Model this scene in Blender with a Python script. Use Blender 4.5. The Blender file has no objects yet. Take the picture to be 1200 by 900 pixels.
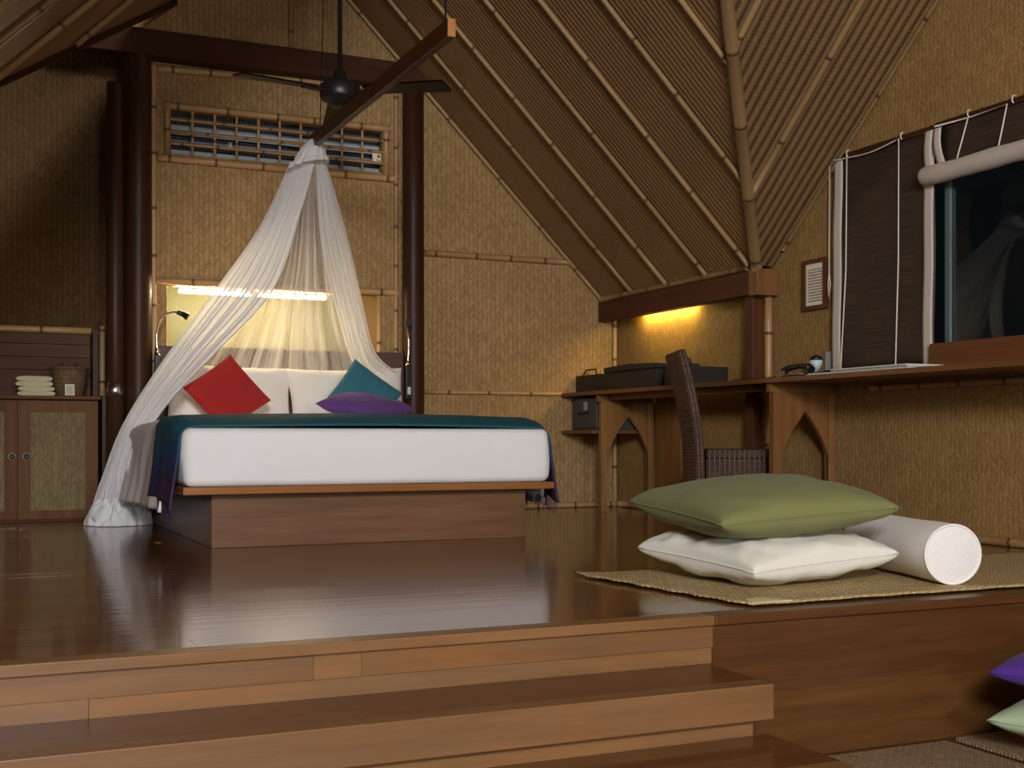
import bpy, math, random
from mathutils import Vector, Matrix, Euler, noise
random.seed(7)
scene = bpy.context.scene
COL = scene.collection
PI = math.pi

# ------------------------------------------------------------------ camera
cam_d = bpy.data.cameras.new('camera'); cam = bpy.data.objects.new('camera', cam_d); COL.objects.link(cam)
cam_d.sensor_width = 36; cam_d.lens = 1443 / 1200 * 36
cam_d.shift_y = 63.7 / 1200
cam.location = (0, 0, .46); cam.rotation_euler = (PI / 2, 0, -math.radians(24.39))
cam_d.clip_start = .05
scene.camera = cam

# ------------------------------------------------------------------ world, exposure, room light
w = bpy.data.worlds.new('night'); scene.world = w; w.use_nodes = True
bg = w.node_tree.nodes['Background']; bg.inputs[0].default_value = (.004, .006, .007, 1); bg.inputs[1].default_value = .5
scene.view_settings.view_transform = 'Standard'; scene.view_settings.look = 'None'
scene.view_settings.gamma = 1; scene.view_settings.exposure = 0.2

def area(name, loc, target, size, power, color):
    l = bpy.data.lights.new(name, 'AREA'); l.energy = power; l.color = color; l.shape = 'DISK'; l.size = size
    o = bpy.data.objects.new(name, l); COL.objects.link(o); o.location = loc
    o.rotation_euler = (Vector(target) - Vector(loc)).to_track_quat('-Z', 'Y').to_euler()
    return o
area('living_room_lamp', (-.9, -3.2, 2.6), (1.9, 6.5, .8), 1.3, 400, (.98, .98, 1))
area('low_fill_light', (.6, -4.6, 1.1), (2.2, 5.0, .9), .9, 110, (1, .97, .92))  # weak low fill added behind the camera, not a fixture of the room

# ------------------------------------------------------------------ mesh builder
class MB:
    def __init__(s): s.v = []; s.f = []; s.uv = {}; s.node = {}; s.sm = set()
    def vert(s, p): s.v.append(Vector(p)); return len(s.v) - 1
    def face(s, idx, uv=None, smooth=False):
        s.f.append(tuple(idx)); k = len(s.f) - 1
        if uv: s.uv[k] = uv
        if smooth: s.sm.add(k)
    def box(s, x0, x1, y0, y1, z0, z1):
        b = len(s.v)
        for z in (z0, z1):
            for x, y in ((x0, y0), (x1, y0), (x1, y1), (x0, y1)): s.v.append(Vector((x, y, z)))
        for q in ((0, 3, 2, 1), (4, 5, 6, 7), (0, 1, 5, 4), (1, 2, 6, 5), (2, 3, 7, 6), (3, 0, 4, 7)):
            s.face([b + i for i in q])
        return s
    def prism(s, pts, d):
        """pts: planar 3-D polygon; d: extrusion vector"""
        d = Vector(d); n = len(pts); b = len(s.v)
        for p in pts: s.v.append(Vector(p))
        for p in pts: s.v.append(Vector(p) + d)
        nrm = Vector((0, 0, 0))
        for i in range(n): nrm += Vector(pts[i]).cross(Vector(pts[(i + 1) % n]))
        fl = nrm.dot(d) > 0
        A = list(range(b, b + n)); B = list(range(b + n, b + 2 * n))
        s.face(A[::-1] if fl else A); s.face(B if fl else B[::-1])
        for i in range(n):
            j = (i + 1) % n; q = [A[i], A[j], B[j], B[i]]
            s.face(q if fl else q[::-1])
        return s
    def tube(s, pts, r, n=8, caps=True, nodes=None, closed=False):
        pts = [Vector(p) for p in pts]; m = len(pts); rr = r if isinstance(r, (list, tuple)) else [r] * m
        b = len(s.v); L = 0; us = []
        ref = None
        for i, p in enumerate(pts):
            t = (pts[min(i + 1, m - 1)] - pts[max(i - 1, 0)])
            if closed: t = pts[(i + 1) % m] - pts[i - 1]
            t.normalize()
            if ref is None:
                ref = Vector((0, 0, 1)) if abs(t.z) < .9 else Vector((1, 0, 0))
            a = (ref - t * ref.dot(t)).normalized(); ref = a; c = t.cross(a)
            if i: L += (p - pts[i - 1]).length
            us.append(L)
            for k in range(n):
                an = 2 * PI * k / n
                s.v.append(p + (a * math.cos(an) + c * math.sin(an)) * rr[i])
                if nodes: s.node[len(s.v) - 1] = nodes[i]
        segs = m if closed else m - 1
        for i in range(segs):
            i2 = (i + 1) % m
            for k in range(n):
                k2 = (k + 1) % n
                cir = 2 * PI * max(rr[i], .002)
                u0, u1 = us[i], us[i2] if i2 > i else us[i] + .01
                s.face((b + i * n + k, b + i2 * n + k, b + i2 * n + k2, b + i * n + k2)[::-1],
                       [(u0, k / n * cir), (u1, k / n * cir), (u1, (k + 1) / n * cir), (u0, (k + 1) / n * cir)][::-1], True)
        if caps and not closed:
            s.face([b + k for k in range(n)]); s.face([b + (m - 1) * n + k for k in range(n)][::-1])
        return s
    def grid(s, fn, nu, nv, uvs=(1, 1), smooth=True, wrap=False, flip=False):
        b = len(s.v)
        for j in range(nv + 1):
            for i in range(nu if wrap else nu + 1): s.v.append(Vector(fn(i / nu, j / nv)))
        w_ = nu if wrap else nu + 1
        for j in range(nv):
            for i in range(nu):
                i2 = (i + 1) % nu if wrap else i + 1
                q = [b + j * w_ + i, b + j * w_ + i2, b + (j + 1) * w_ + i2, b + (j + 1) * w_ + i]
                uv = [(i / nu * uvs[0], j / nv * uvs[1]), ((i + 1) / nu * uvs[0], j / nv * uvs[1]),
                      ((i + 1) / nu * uvs[0], (j + 1) / nv * uvs[1]), (i / nu * uvs[0], (j + 1) / nv * uvs[1])]
                if flip: q = q[::-1]; uv = uv[::-1]
                s.face(q, uv, smooth)
        return s
    def lathe(s, prof, c=(0, 0, 0), n=20):
        c = Vector(c)
        s.grid(lambda u, t: c + Vector((_interp(prof, t)[0] * math.cos(2 * PI * u), _interp(prof, t)[0] * math.sin(2 * PI * u), _interp(prof, t)[1])),
               n, len(prof) - 1, (.5, .3), True, True)
        return s
def _interp(pr, t):
    k = t * (len(pr) - 1); i = min(int(round(k)), len(pr) - 1); return pr[i]

def make_mesh(name, mb, mat, origin=Vector((0, 0, 0)), axes=None, weld=False):
    me = bpy.data.meshes.new(name)
    me.from_pydata([tuple(v - origin) for v in mb.v], [], mb.f)
    me.polygons.foreach_set('use_smooth', [i in mb.sm for i in range(len(mb.f))])
    ul = me.uv_layers.new(name='UVMap'); k = 0
    if mb.v:
        ext = [max(v[a] for v in mb.v) - min(v[a] for v in mb.v) for a in range(3)]
    data = [0.0] * (2 * len(me.loops))
    for p in me.polygons:
        uv = mb.uv.get(p.index)
        if uv is None:
            if axes:
                uv = [(Vector(mb.v[i]).dot(axes[0]), Vector(mb.v[i]).dot(axes[1])) for i in p.vertices]
            else:
                n = p.normal; a = max(range(3), key=lambda q: abs(n[q]))
                o = [q for q in range(3) if q != a]
                if ORIENT[0] == 'grain':
                    o.sort(key=lambda q: -ext[q])
                uv = [(mb.v[i][o[0]], mb.v[i][o[1]]) for i in p.vertices]
        for q, li in enumerate(p.loop_indices): data[2 * li] = uv[q][0]; data[2 * li + 1] = uv[q][1]
    ul.data.foreach_set('uv', data)
    if mb.node:
        at = me.attributes.new('node', 'FLOAT', 'POINT')
        at.data.foreach_set('value', [mb.node.get(i, 0) for i in range(len(mb.v))])
    if mat: me.materials.append(mat)
    me.update()
    return me
ORIENT = ['grain']
def wloc(o):
    m = Vector((0, 0, 0))
    while o: m = m + o.location; o = o.parent
    return m
def tag(o, label=None, cat=None, group=None, kind=None):
    if label: o['label'] = label
    if cat: o['category'] = cat
    if group: o['group'] = group
    if kind: o['kind'] = kind
    return o
def world(name, mb, mat, parent=None, bev=0, axes=None, **kw):
    """a mesh given in world coordinates; origin moved to the base centre of its bounds; parents are unrotated"""
    lo = [min(v[a] for v in mb.v) for a in range(3)]; hi = [max(v[a] for v in mb.v) for a in range(3)]
    org = Vector(((lo[0] + hi[0]) / 2, (lo[1] + hi[1]) / 2, lo[2]))
    o = bpy.data.objects.new(name, make_mesh(name, mb, mat, org, axes)); COL.objects.link(o)
    o.location = org - (wloc(parent) if parent else Vector((0, 0, 0)))
    if parent: o.parent = parent
    if bev: bevel(o, bev)
    return tag(o, **kw)
def local(name, mb, mat, parent=None, loc=(0, 0, 0), rot=None, bev=0, **kw):
    o = bpy.data.objects.new(name, make_mesh(name, mb, mat)); COL.objects.link(o)
    o.location = loc
    if rot is not None: o.rotation_euler = rot
    if parent: o.parent = parent
    if bev: bevel(o, bev)
    return tag(o, **kw)
def bevel(o, wd):
    m = o.modifiers.new('bevel', 'BEVEL'); m.width = wd; m.segments = 2; m.limit_method = 'ANGLE'
def empty(name, loc, label=None, cat=None, group=None, kind=None, rot=None):
    o = bpy.data.objects.new(name, None); COL.objects.link(o); o.location = loc; o.empty_display_size = .1
    if rot is not None: o.rotation_euler = rot
    return tag(o, label, cat, group, kind)
def box(*a): return MB().box(*a)

# ------------------------------------------------------------------ materials
class NT:
    def __init__(s, name):
        s.m = bpy.data.materials.new(name); s.m.use_nodes = True; s.t = s.m.node_tree; s.N = s.t.nodes; s.L = s.t.links
        s.b = s.N['Principled BSDF']
    def n(s, t, **k):
        o = s.N.new(t)
        for a, v in k.items(): setattr(o, a, v)
        return o
    def put(s, inp, v):
        if hasattr(v, 'links') or isinstance(v, bpy.types.NodeSocket): s.L.new(v, inp)
        else: inp.default_value = v
    def math(s, op, a, b=None, c=None):
        o = s.n('ShaderNodeMath', operation=op); s.put(o.inputs[0], a)
        if b is not None: s.put(o.inputs[1], b)
        if c is not None: s.put(o.inputs[2], c)
        return o.outputs[0]
    def mix(s, f, a, b, mode='MIX'):
        o = s.n('ShaderNodeMix', data_type='RGBA', blend_type=mode); s.put(o.inputs[0], f)
        s.put(o.inputs[6], a if not isinstance(a, tuple) else a + (1,)); s.put(o.inputs[7], b if not isinstance(b, tuple) else b + (1,))
        return o.outputs[2]
    def uv(s): return s.n('ShaderNodeUVMap').outputs[0]
    def noise(s, vec, scale, detail=3, rough=.55, dim='3D'):
        o = s.n('ShaderNodeTexNoise', noise_dimensions=dim); s.put(o.inputs['Vector'], vec)
        o.inputs['Scale'].default_value = scale; o.inputs['Detail'].default_value = detail; o.inputs['Roughness'].default_value = rough
        return o.outputs['Fac']
    def scale(s, vec, sc):
        o = s.n('ShaderNodeMapping'); s.put(o.inputs[0], vec); o.inputs['Scale'].default_value = sc; return o.outputs[0]
    def rnd(s): return s.n('ShaderNodeObjectInfo').outputs['Random']
    def offset(s, vec, amt=17.3):
        o = s.n('ShaderNodeVectorMath', operation='ADD'); s.put(o.inputs[0], vec)
        c = s.n('ShaderNodeCombineXYZ'); r = s.math('MULTIPLY', s.rnd(), amt)
        for i in range(3): s.L.new(r, c.inputs[i])
        s.L.new(c.outputs[0], o.inputs[1]); return o.outputs[0]
    def ramp(s, f, stops):
        o = s.n('ShaderNodeValToRGB'); s.put(o.inputs[0], f); e = o.color_ramp.elements
        while len(e) < len(stops): e.new(.5)
        for q, (p, c) in zip(e, stops): q.position = p; q.color = tuple(c) + (1,)
        return o.outputs[0]
    def bump(s, h, strength=.5, dist=.005):
        o = s.n('ShaderNodeBump'); o.inputs['Strength'].default_value = strength; o.inputs['Distance'].default_value = dist
        s.put(o.inputs['Height'], h); s.L.new(o.outputs[0], s.b.inputs['Normal']); return o
    def set(s, col=None, rough=None, **k):
        if col is not None: s.put(s.b.inputs['Base Color'], col if not isinstance(col, tuple) else col + (1,))
        if rough is not None: s.put(s.b.inputs['Roughness'], rough)
        for a, v in k.items(): s.put(s.b.inputs[a.replace('_', ' ')], v)
        return s.m

def plain(name, col, rough=.6, **k): return NT(name).set(col, rough, **k)

def wood(name, dark, light, rough=.4, coat=0, bump=.15, spread=.35, grain=1.0, spec=.25, streak=0, crough=.1, worn=0):
    t = NT(name); u = t.offset(t.uv())
    g1 = t.noise(t.scale(u, (1.6 * grain, 22 * grain, 1)), 1, 5, .6)
    g2 = t.noise(t.scale(u, (6 * grain, 160 * grain, 1)), 1, 3, .6)
    g = t.math('ADD', t.math('MULTIPLY', g1, .75), t.math('MULTIPLY', g2, .25))
    c = t.ramp(g, [(.28, dark), (.55, [(a + b) / 2 for a, b in zip(dark, light)]), (.75, light)])
    r = t.math('ADD', t.math('MULTIPLY', t.rnd(), spread), 1 - spread / 2)
    h = t.n('ShaderNodeHueSaturation'); t.put(h.inputs['Color'], c); t.put(h.inputs['Value'], r)
    t.put(h.inputs['Hue'], t.math('ADD', .494, t.math('MULTIPLY', t.rnd(), .012)))
    if streak:
        g = t.math('ADD', g, t.math('MULTIPLY', t.noise(t.scale(u, (.9, 30, 1)), 1, 2), streak))
    bp = t.bump(g, bump, .002)
    col = h.outputs[0]
    if worn: col = t.mix(t.math('MULTIPLY', t.noise(t.scale(u, (2, 5, 1)), 1, 4, .65), worn), col, (.175, .125, .085)); col = t.mix(t.math('MULTIPLY', t.math('POWER', t.noise(t.scale(u, (1.6, 9, 1)), 1, 4, .6), 3), 1.7), col, (.26, .11, .03))
    m = t.set(col, rough)
    if coat: t.L.new(bp.outputs[0], t.b.inputs['Coat Normal'])
    t.b.inputs['Specular IOR Level'].default_value = spec
    if coat: t.b.inputs['Coat Weight'].default_value = coat; t.b.inputs['Coat Roughness'].default_value = crough
    return m

def herring(name, c1, c2, dark, p=.027, q=.02, bump=.6, blotch=.35, wobble=.016, colw=.16):
    """flattened bamboo strips woven in columns of chevrons; uv in metres"""
    t = NT(name); sx = t.n('ShaderNodeSeparateXYZ'); t.put(sx.inputs[0], t.uv())
    wob = t.math('MULTIPLY', t.math('SUBTRACT', t.noise(t.uv(), 5, 3), .5), wobble)
    U = t.math('DIVIDE', t.math('ADD', sx.outputs[0], wob), p); V = t.math('DIVIDE', t.math('ADD', sx.outputs[1], wob), q)
    zig = t.math('PINGPONG', U, 1.0); col = t.math('FLOOR', U)
    T = t.math('ADD', V, t.math('MULTIPLY', zig, 1.5)); st = t.math('FLOOR', T); ft = t.math('FRACT', T); fu = t.math('FRACT', U)
    a = t.math('ABSOLUTE', t.math('SUBTRACT', t.math('MULTIPLY', ft, 2), 1)); prof = t.math('SUBTRACT', 1, t.math('POWER', a, 3))
    pu = t.math('SINE', t.math('MULTIPLY', fu, PI))
    h = t.math('ADD', t.math('MULTIPLY', prof, t.math('ADD', .2, t.math('MULTIPLY', pu, .5))), t.math('MULTIPLY', t.math('MULTIPLY', pu, colw), t.math('MULTIPLY', t.noise(t.uv(), 2.2, 3), 2)))
    wn = t.n('ShaderNodeTexWhiteNoise', noise_dimensions='3D'); cb = t.n('ShaderNodeCombineXYZ')
    t.put(cb.inputs[0], st); t.put(cb.inputs[1], col); t.L.new(cb.outputs[0], wn.inputs[0])
    fine = t.noise(t.scale(t.uv(), (70, 90, 1)), 1, 3, .7)
    c = t.mix(t.math('ADD', t.math('MULTIPLY', wn.outputs[0], .7), t.math('MULTIPLY_ADD', t.math('SUBTRACT', fine, .5), 2.2, .15)), c1, c2)
    big = t.noise(t.offset(t.uv()), 1.6, 4, .6)
    c = t.mix(t.math('MULTIPLY', t.math('SUBTRACT', 1, h), .55), c, dark)  # occlusion shade between the strips, mixed into the colour
    hs = t.n('ShaderNodeHueSaturation'); t.put(hs.inputs['Color'], c)
    t.put(hs.inputs['Value'], t.math('ADD', 1 - blotch / 2, t.math('MULTIPLY', big, blotch)))
    t.bump(h, bump, .004)
    t.b.inputs['Specular IOR Level'].default_value = .15
    return t.set(hs.outputs[0], .75)

def matting(name, c1, c2, period=.03, bump=.8, groove=.6):
    """ribbed roof matting, ribs run along u (up the slope)"""
    t = NT(name); sx = t.n('ShaderNodeSeparateXYZ'); t.put(sx.inputs[0], t.uv())
    n1 = t.noise(t.scale(t.uv(), (1.5, 8, 1)), 1, 2)
    V = t.math('DIVIDE', t.math('ADD', sx.outputs[1], t.math('MULTIPLY', n1, .01)), period); ft = t.math('FRACT', V)
    s = t.math('SINE', t.math('MULTIPLY', ft, PI))
    cr = t.math('FRACT', t.math('DIVIDE', sx.outputs[0], .019)); cs = t.math('SINE', t.math('MULTIPLY', cr, PI))
    h = t.math('ADD', s, t.math('MULTIPLY', cs, .10))
    wn = t.noise(t.scale(t.uv(), (45, 60, 1)), 1, 4, .7)
    c = t.mix(wn, c1, c2); c = t.mix(t.math('MULTIPLY', t.math('SUBTRACT', 1, s), groove), c, tuple(x * .35 for x in c1))
    big = t.noise(t.uv(), 1.2, 3)
    hs = t.n('ShaderNodeHueSaturation'); t.put(hs.inputs['Color'], c); t.put(hs.inputs['Value'], t.math('ADD', .75, t.math('MULTIPLY', big, .5)))
    t.bump(h, bump, .008)
    return t.set(hs.outputs[0], .6)

def bamboo_mat(name, c1, c2, node):
    t = NT(name); u = t.offset(t.uv())
    g = t.noise(t.scale(u, (3, 60, 1)), 1, 3)
    c = t.mix(g, c1, c2)
    at = t.n('ShaderNodeAttribute', attribute_name='node')
    c = t.mix(t.math('MINIMUM', t.math('MULTIPLY', at.outputs['Fac'], 1.4), .95), c, node)
    h = t.n('ShaderNodeHueSaturation'); t.put(h.inputs['Color'], c); t.put(h.inputs['Value'], t.math('ADD', .8, t.math('MULTIPLY', t.rnd(), .4)))
    return t.set(h.outputs[0], .42)

def cloth(name, c1, scale=900, amt=.25, rough=.9, wr=0.0, sheen=.05):
    t = NT(name); n1 = t.noise(t.uv(), scale, 2); n2 = t.noise(t.uv(), 14, 4)
    c = t.mix(t.math('MULTIPLY', n1, amt), c1, tuple(x * .6 for x in c1))
    c = t.mix(t.math('MULTIPLY', n2, amt), c, tuple(x * .75 for x in c1))
    h = n1
    if wr: h = t.math('ADD', t.math('MULTIPLY', n1, .08), t.math('MULTIPLY', n2, wr))
    t.bump(h, .25, .0015 if not wr else .01)
    return t.set(c, rough, Sheen_Weight=sheen)

def netmat(name, transp, trl=.5):
    t = NT(name); N = t.N
    N.remove(t.b); out = N['Material Output']
    d = t.n('ShaderNodeBsdfDiffuse'); d.inputs[0].default_value = (.96, .96, .97, 1)
    tl = t.n('ShaderNodeBsdfTranslucent'); tl.inputs[0].default_value = (.96, .95, .95, 1)
    tr = t.n('ShaderNodeBsdfTransparent')
    m1 = t.n('ShaderNodeMixShader'); m1.inputs[0].default_value = trl; t.L.new(d.outputs[0], m1.inputs[1]); t.L.new(tl.outputs[0], m1.inputs[2])
    sx = t.n('ShaderNodeSeparateXYZ'); t.put(sx.inputs[0], t.uv())
    n = t.noise(t.scale(t.uv(), (60, .7, 1)), 1, 2)           # gathered threads run down the cloth
    f = t.math('MULTIPLY_ADD', t.math('SUBTRACT', n, .5), -.9, transp)
    f = t.n('ShaderNodeClamp'); t.put(f.inputs[0], t.math('MULTIPLY_ADD', t.math('SUBTRACT', n, .5), -1.0, transp)); f.inputs[1].default_value = .03; f.inputs[2].default_value = .93
    m2 = t.n('ShaderNodeMixShader'); t.L.new(f.outputs[0], m2.inputs[0]); t.L.new(m1.outputs[0], m2.inputs[1]); t.L.new(tr.outputs[0], m2.inputs[2])
    t.L.new(m2.outputs[0], out.inputs[0]); return t.m

def emit(name, col, st):
    t = NT(name); t.b.inputs['Emission Color'].default_value = tuple(col) + (1,); t.b.inputs['Emission Strength'].default_value = st
    return t.set((.9, .9, .85), .5)

def checker_weave(name, c1, c2, p=.012, rows=False, bump=.7, rough=.7, dark=None):
    """plain over-and-under weave, uv in metres"""
    t = NT(name); sx = t.n('ShaderNodeSeparateXYZ'); t.put(sx.inputs[0], t.uv())
    U = t.math('DIVIDE', sx.outputs[0], p); V = t.math('DIVIDE', sx.outputs[1], p * (1.6 if rows else 1))
    if rows: U = t.math('ADD', U, t.math('PINGPONG', V, 1.0))
    su = t.math('SINE', t.math('MULTIPLY', t.math('FRACT', U), PI)); sv = t.math('SINE', t.math('MULTIPLY', t.math('FRACT', V), PI))
    par = t.math('FLOORED_MODULO', t.math('ADD', t.math('FLOOR', U), t.math('FLOOR', V)), 2)
    h = t.math('ADD', t.math('MULTIPLY', su, sv), t.math('MULTIPLY', par, .35))
    wn = t.n('ShaderNodeTexWhiteNoise', noise_dimensions='3D'); cb = t.n('ShaderNodeCombineXYZ')
    t.put(cb.inputs[0], t.math('FLOOR', U)); t.put(cb.inputs[1], t.math('FLOOR', V)); t.L.new(cb.outputs[0], wn.inputs[0])
    c = t.mix(wn.outputs[0], c1, c2); c = t.mix(t.math('SUBTRACT', .75, t.math('MULTIPLY', h, .75)), c, dark or tuple(x * .3 for x in c1))
    big = t.noise(t.uv(), 3, 3)
    hs = t.n('ShaderNodeHueSaturation'); t.put(hs.inputs['Color'], c); t.put(hs.inputs['Value'], t.math('ADD', .8, t.math('MULTIPLY', big, .4)))
    t.bump(h, bump, .003)
    return t.set(hs.outputs[0], rough)

M = {}
M['weave'] = herring('woven_bamboo_wall', (.54, .355, .165), (.34, .205, .082), (.13, .07, .025), .031, .021, .8, .35)
M['weave_right'] = herring('woven_bamboo_wall_fine', (.45, .28, .105), (.29, .17, .058), (.14, .08, .027), .026, .019, .5, .55, .07, .04)
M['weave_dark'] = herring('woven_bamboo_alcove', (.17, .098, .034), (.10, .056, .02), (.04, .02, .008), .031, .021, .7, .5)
M['weave_door'] = herring('woven_bamboo_door', (.30, .23, .115), (.18, .135, .062), (.08, .055, .025), .024, .019, .5, .5, .06, .03)
M['roof'] = matting('roof_matting', (.19, .105, .042), (.36, .205, .085), .033, .5, .25)
M['roof_cross'] = matting('roof_matting_cross', (.18, .10, .04), (.33, .19, .082), .05, 1.0, .95)
M['batten'] = bamboo_mat('bamboo_batten', (.25, .15, .062), (.34, .215, .095), (.07, .035, .012))
M['bamboo'] = bamboo_mat('bamboo_pole', (.42, .25, .10), (.52, .33, .14), (.09, .045, .015))
M['bamboo_dull'] = bamboo_mat('bamboo_lath', (.33, .18, .07), (.42, .25, .11), (.08, .04, .015))
M['floor'] = wood('varnished_floor', (.095, .035, .009), (.20, .078, .021), .22, .55, .16, .3, .8, .2, 2.0, .09)
M['step'] = wood('worn_step_wood', (.085, .034, .010), (.235, .112, .040), .4, .05, .12, .45, 1, .3, 0, .15, .5)
M['step_tread'] = wood('varnished_tread', (.065, .024, .006), (.14, .055, .017), .25, .2, .12, .3, 1, .3, 1.0)
M['panel'] = wood('dark_panel_wood', (.055, .021, .006), (.13, .054, .016), .42, .1, .1, .25)
M['bedwood'] = wood('bed_base_wood', (.11, .050, .025), (.21, .105, .058), .42, .1, .1, .2)
M['bededge'] = wood('bed_edge_wood', (.22, .085, .024), (.38, .165, .05), .35, .15, .1, .2)
M['post'] = wood('dark_post_wood', (.030, .011, .005), (.060, .022, .010), .42, 0, .15, .2, spec=.18)
M['beam'] = wood('dark_beam_wood', (.040, .014, .007), (.075, .028, .013), .6, 0, .15, .2, spec=.1)
M['eave'] = wood('eave_beam_wood', (.07, .022, .009), (.12, .04, .016), .55, 0, .15, .2)
M['desk'] = wood('desk_wood', (.16, .070, .021), (.30, .145, .047), .42, .05, .12, .3)
M['desktop'] = wood('desk_top_wood', (.14, .055, .017), (.26, .115, .037), .35, .1, .1, .2)
M['sill'] = wood('sill_wood', (.10, .030, .010), (.18, .060, .020), .45, 0, .12, .2)
M['cabinet'] = wood('cabinet_wood', (.095, .038, .015), (.175, .078, .033), .5, 0, .12, .3, spec=.1)
M['plank_dark'] = wood('backsplash_wood', (.085, .038, .020), (.135, .065, .037), .5, 0, .12, .35, spec=.1)
M['headboard'] = wood('headboard_wood', (.09, .047, .04), (.14, .078, .066), .45, .05, .1, .1)
M['black'] = plain('black_metal', (.012, .011, .011), .4)
M['fan_blade'] = wood('fan_blade_wood', (.012, .008, .006), (.022, .014, .011), .4, 0, .1, .1)
M['bar'] = wood('hanging_bar_wood', (.045, .014, .006), (.08, .026, .010), .4, .1, .12, .1)
M['bar_end'] = wood('cut_end_wood', (.35, .12, .04), (.5, .19, .07), .5, 0, .1, .1)
M['steel'] = plain('brushed_steel', (.6, .58, .55), .25, Metallic=1.0)
M['chrome'] = plain('lamp_chrome', (.7, .66, .6), .2, Metallic=1.0)
M['white'] = cloth('white_linen', (.82, .82, .83), 700, .06, .85, .35)
M['duvet'] = cloth('duvet_cotton', (.80, .79, .77), 700, .08, .85, .35)
M['pillow'] = cloth('pillow_cotton', (.86, .82, .76), 700, .06, .85, .3)
M['canvas'] = cloth('cream_canvas', (.78, .77, .69), 520, .12, .85, .3)
M['canvas_white'] = cloth('white_canvas', (.84, .81, .78), 520, .08, .85, .15)
M['red'] = cloth('red_cotton', (.42, .016, .014), 420, .35)
M['teal'] = cloth('teal_cotton', (.035, .17, .235), 420, .35)
M['purple'] = cloth('purple_cotton', (.135, .05, .27), 420, .35)
M['violet'] = cloth('violet_cotton', (.075, .018, .26), 420, .3)
M['green'] = cloth('olive_green_canvas', (.20, .215, .075), 460, .45)
M['sage'] = cloth('sage_cotton', (.36, .46, .29), 460, .2)
M['towel'] = cloth('cream_towel', (.62, .56, .36), 300, .3, .95, .4)
M['net_back'] = netmat('sheer_net', .68)
M['net_left'] = netmat('gathered_net', .22, .4)
M['net_right'] = netmat('gathered_net_right', .30)
M['net_hem'] = netmat('bunched_net', .04, .2)
M['net_sleeve'] = netmat('net_sleeve', .10)
M['tape'] = cloth('blind_tape', (.62, .54, .46), 500, .15)
M['blind_roll'] = cloth('blind_lining', (.56, .49, .42), 500, .15, .85, .2)
M['cord'] = plain('white_cord', (.75, .68, .58), .7)
M['paper'] = plain('paper', (.80, .74, .62), .8)
M['folder'] = plain('pale_blue_card', (.45, .52, .55), .5)
M['plastic_white'] = plain('white_plastic', (.7, .7, .68), .4)
M['plastic_grey'] = plain('grey_plastic', (.35, .36, .40), .4)
M['safe'] = plain('safe_grey', (.055, .06, .065), .45)
M['rattan'] = checker_weave('dark_rattan', (.068, .032, .019), (.125, .064, .04), .012, bump=.8, rough=.45)
M['strand'] = checker_weave('rattan_strand', (.30, .20, .16), (.09, .045, .03), .008, bump=.6, rough=.45)
M['mat'] = checker_weave('palm_mat', (.62, .46, .22), (.46, .32, .13), .016, True, .8)
M['mat_low'] = checker_weave('seagrass_mat', (.34, .23, .13), (.24, .15, .085), .013, bump=.7)
M['basket'] = checker_weave('basket_weave', (.26, .15, .07), (.16, .085, .04), .013)
M['leather'] = checker_weave('black_woven_box', (.02, .013, .012), (.032, .022, .02), .01, bump=.5, rough=.5)
M['niche'] = plain('niche_paint', (.24, .235, .135), .7)
M['outside'] = plain('outside_dark', (.012, .013, .015), .6)
M['louvre'] = plain('grey_roof_sheet', (.50, .57, .60), .5)
M['tube'] = emit('lamp_tube', (1, .80, .48), 100)
M['tube_desk'] = emit('desk_lamp_tube', (1, .72, .16), 75)
M['red_print'] = plain('red_print', (.5, .05, .03), .6)
M['yellow_print'] = plain('yellow_print', (.7, .5, .08), .6)
M['glass_blue'] = plain('frosted_glass', (.55, .68, .72), .2)

t = NT('blind_reed'); sx = t.n('ShaderNodeSeparateXYZ'); t.put(sx.inputs[0], t.uv())
n1 = t.noise(t.scale(t.uv(), (5, 260, 1)), 1, 3); n2 = t.noise(t.scale(t.uv(), (40, 3, 1)), 1, 2)
c = t.ramp(n1, [(.3, (.013, .007, .004)), (.55, (.052, .029, .017)), (.75, (.13, .078, .048))])
c = t.mix(t.math('MULTIPLY', n2, .5), c, (.03, .018, .012)); t.bump(n1, .5, .002); M['reed'] = t.set(c, .6)

t = NT('printed_notice'); sx = t.n('ShaderNodeSeparateXYZ'); t.put(sx.inputs[0], t.uv())   # lines of print too small to read
rows = t.math('FRACT', t.math('MULTIPLY', sx.outputs[1], 15)); words = t.noise(t.scale(t.uv(), (38, 15, 1)), 1, 2)
inr = t.math('MULTIPLY', t.math('GREATER_THAN', rows, .5), t.math('GREATER_THAN', words, .40))
mx = t.math('MULTIPLY', t.math('GREATER_THAN', sx.outputs[0], .12), t.math('LESS_THAN', sx.outputs[0], .88))
my = t.math('MULTIPLY', t.math('GREATER_THAN', sx.outputs[1], .08), t.math('LESS_THAN', sx.outputs[1], .86))
M['notice'] = t.set(t.mix(t.math('MULTIPLY', inr, t.math('MULTIPLY', mx, my)), (.80, .74, .60), (.2, .16, .12)), .8)

t = NT('throw_weave'); sx = t.n('ShaderNodeSeparateXYZ'); t.put(sx.inputs[0], t.uv())
e = t.math('ADD', t.math('ABSOLUTE', t.math('SUBTRACT', sx.outputs[0], .5)), t.math('MULTIPLY', t.math('SUBTRACT', .5, sx.outputs[1]), .07))
c = t.ramp(e, [(.0, (.0, .105, .125)), (.395, (.0, .09, .12)), (.43, (.008, .035, .16)), (.455, (.012, .02, .10)), (.475, (.035, .01, .05)), (.5, (.05, .012, .05))])
n1 = t.noise(t.scale(t.uv(), (8, 300, 1)), 1, 3); c = t.mix(t.math('MULTIPLY', n1, .6), c, (.01, .03, .06))
t.bump(n1, .4, .003); M['throw'] = t.set(c, .7)

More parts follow.
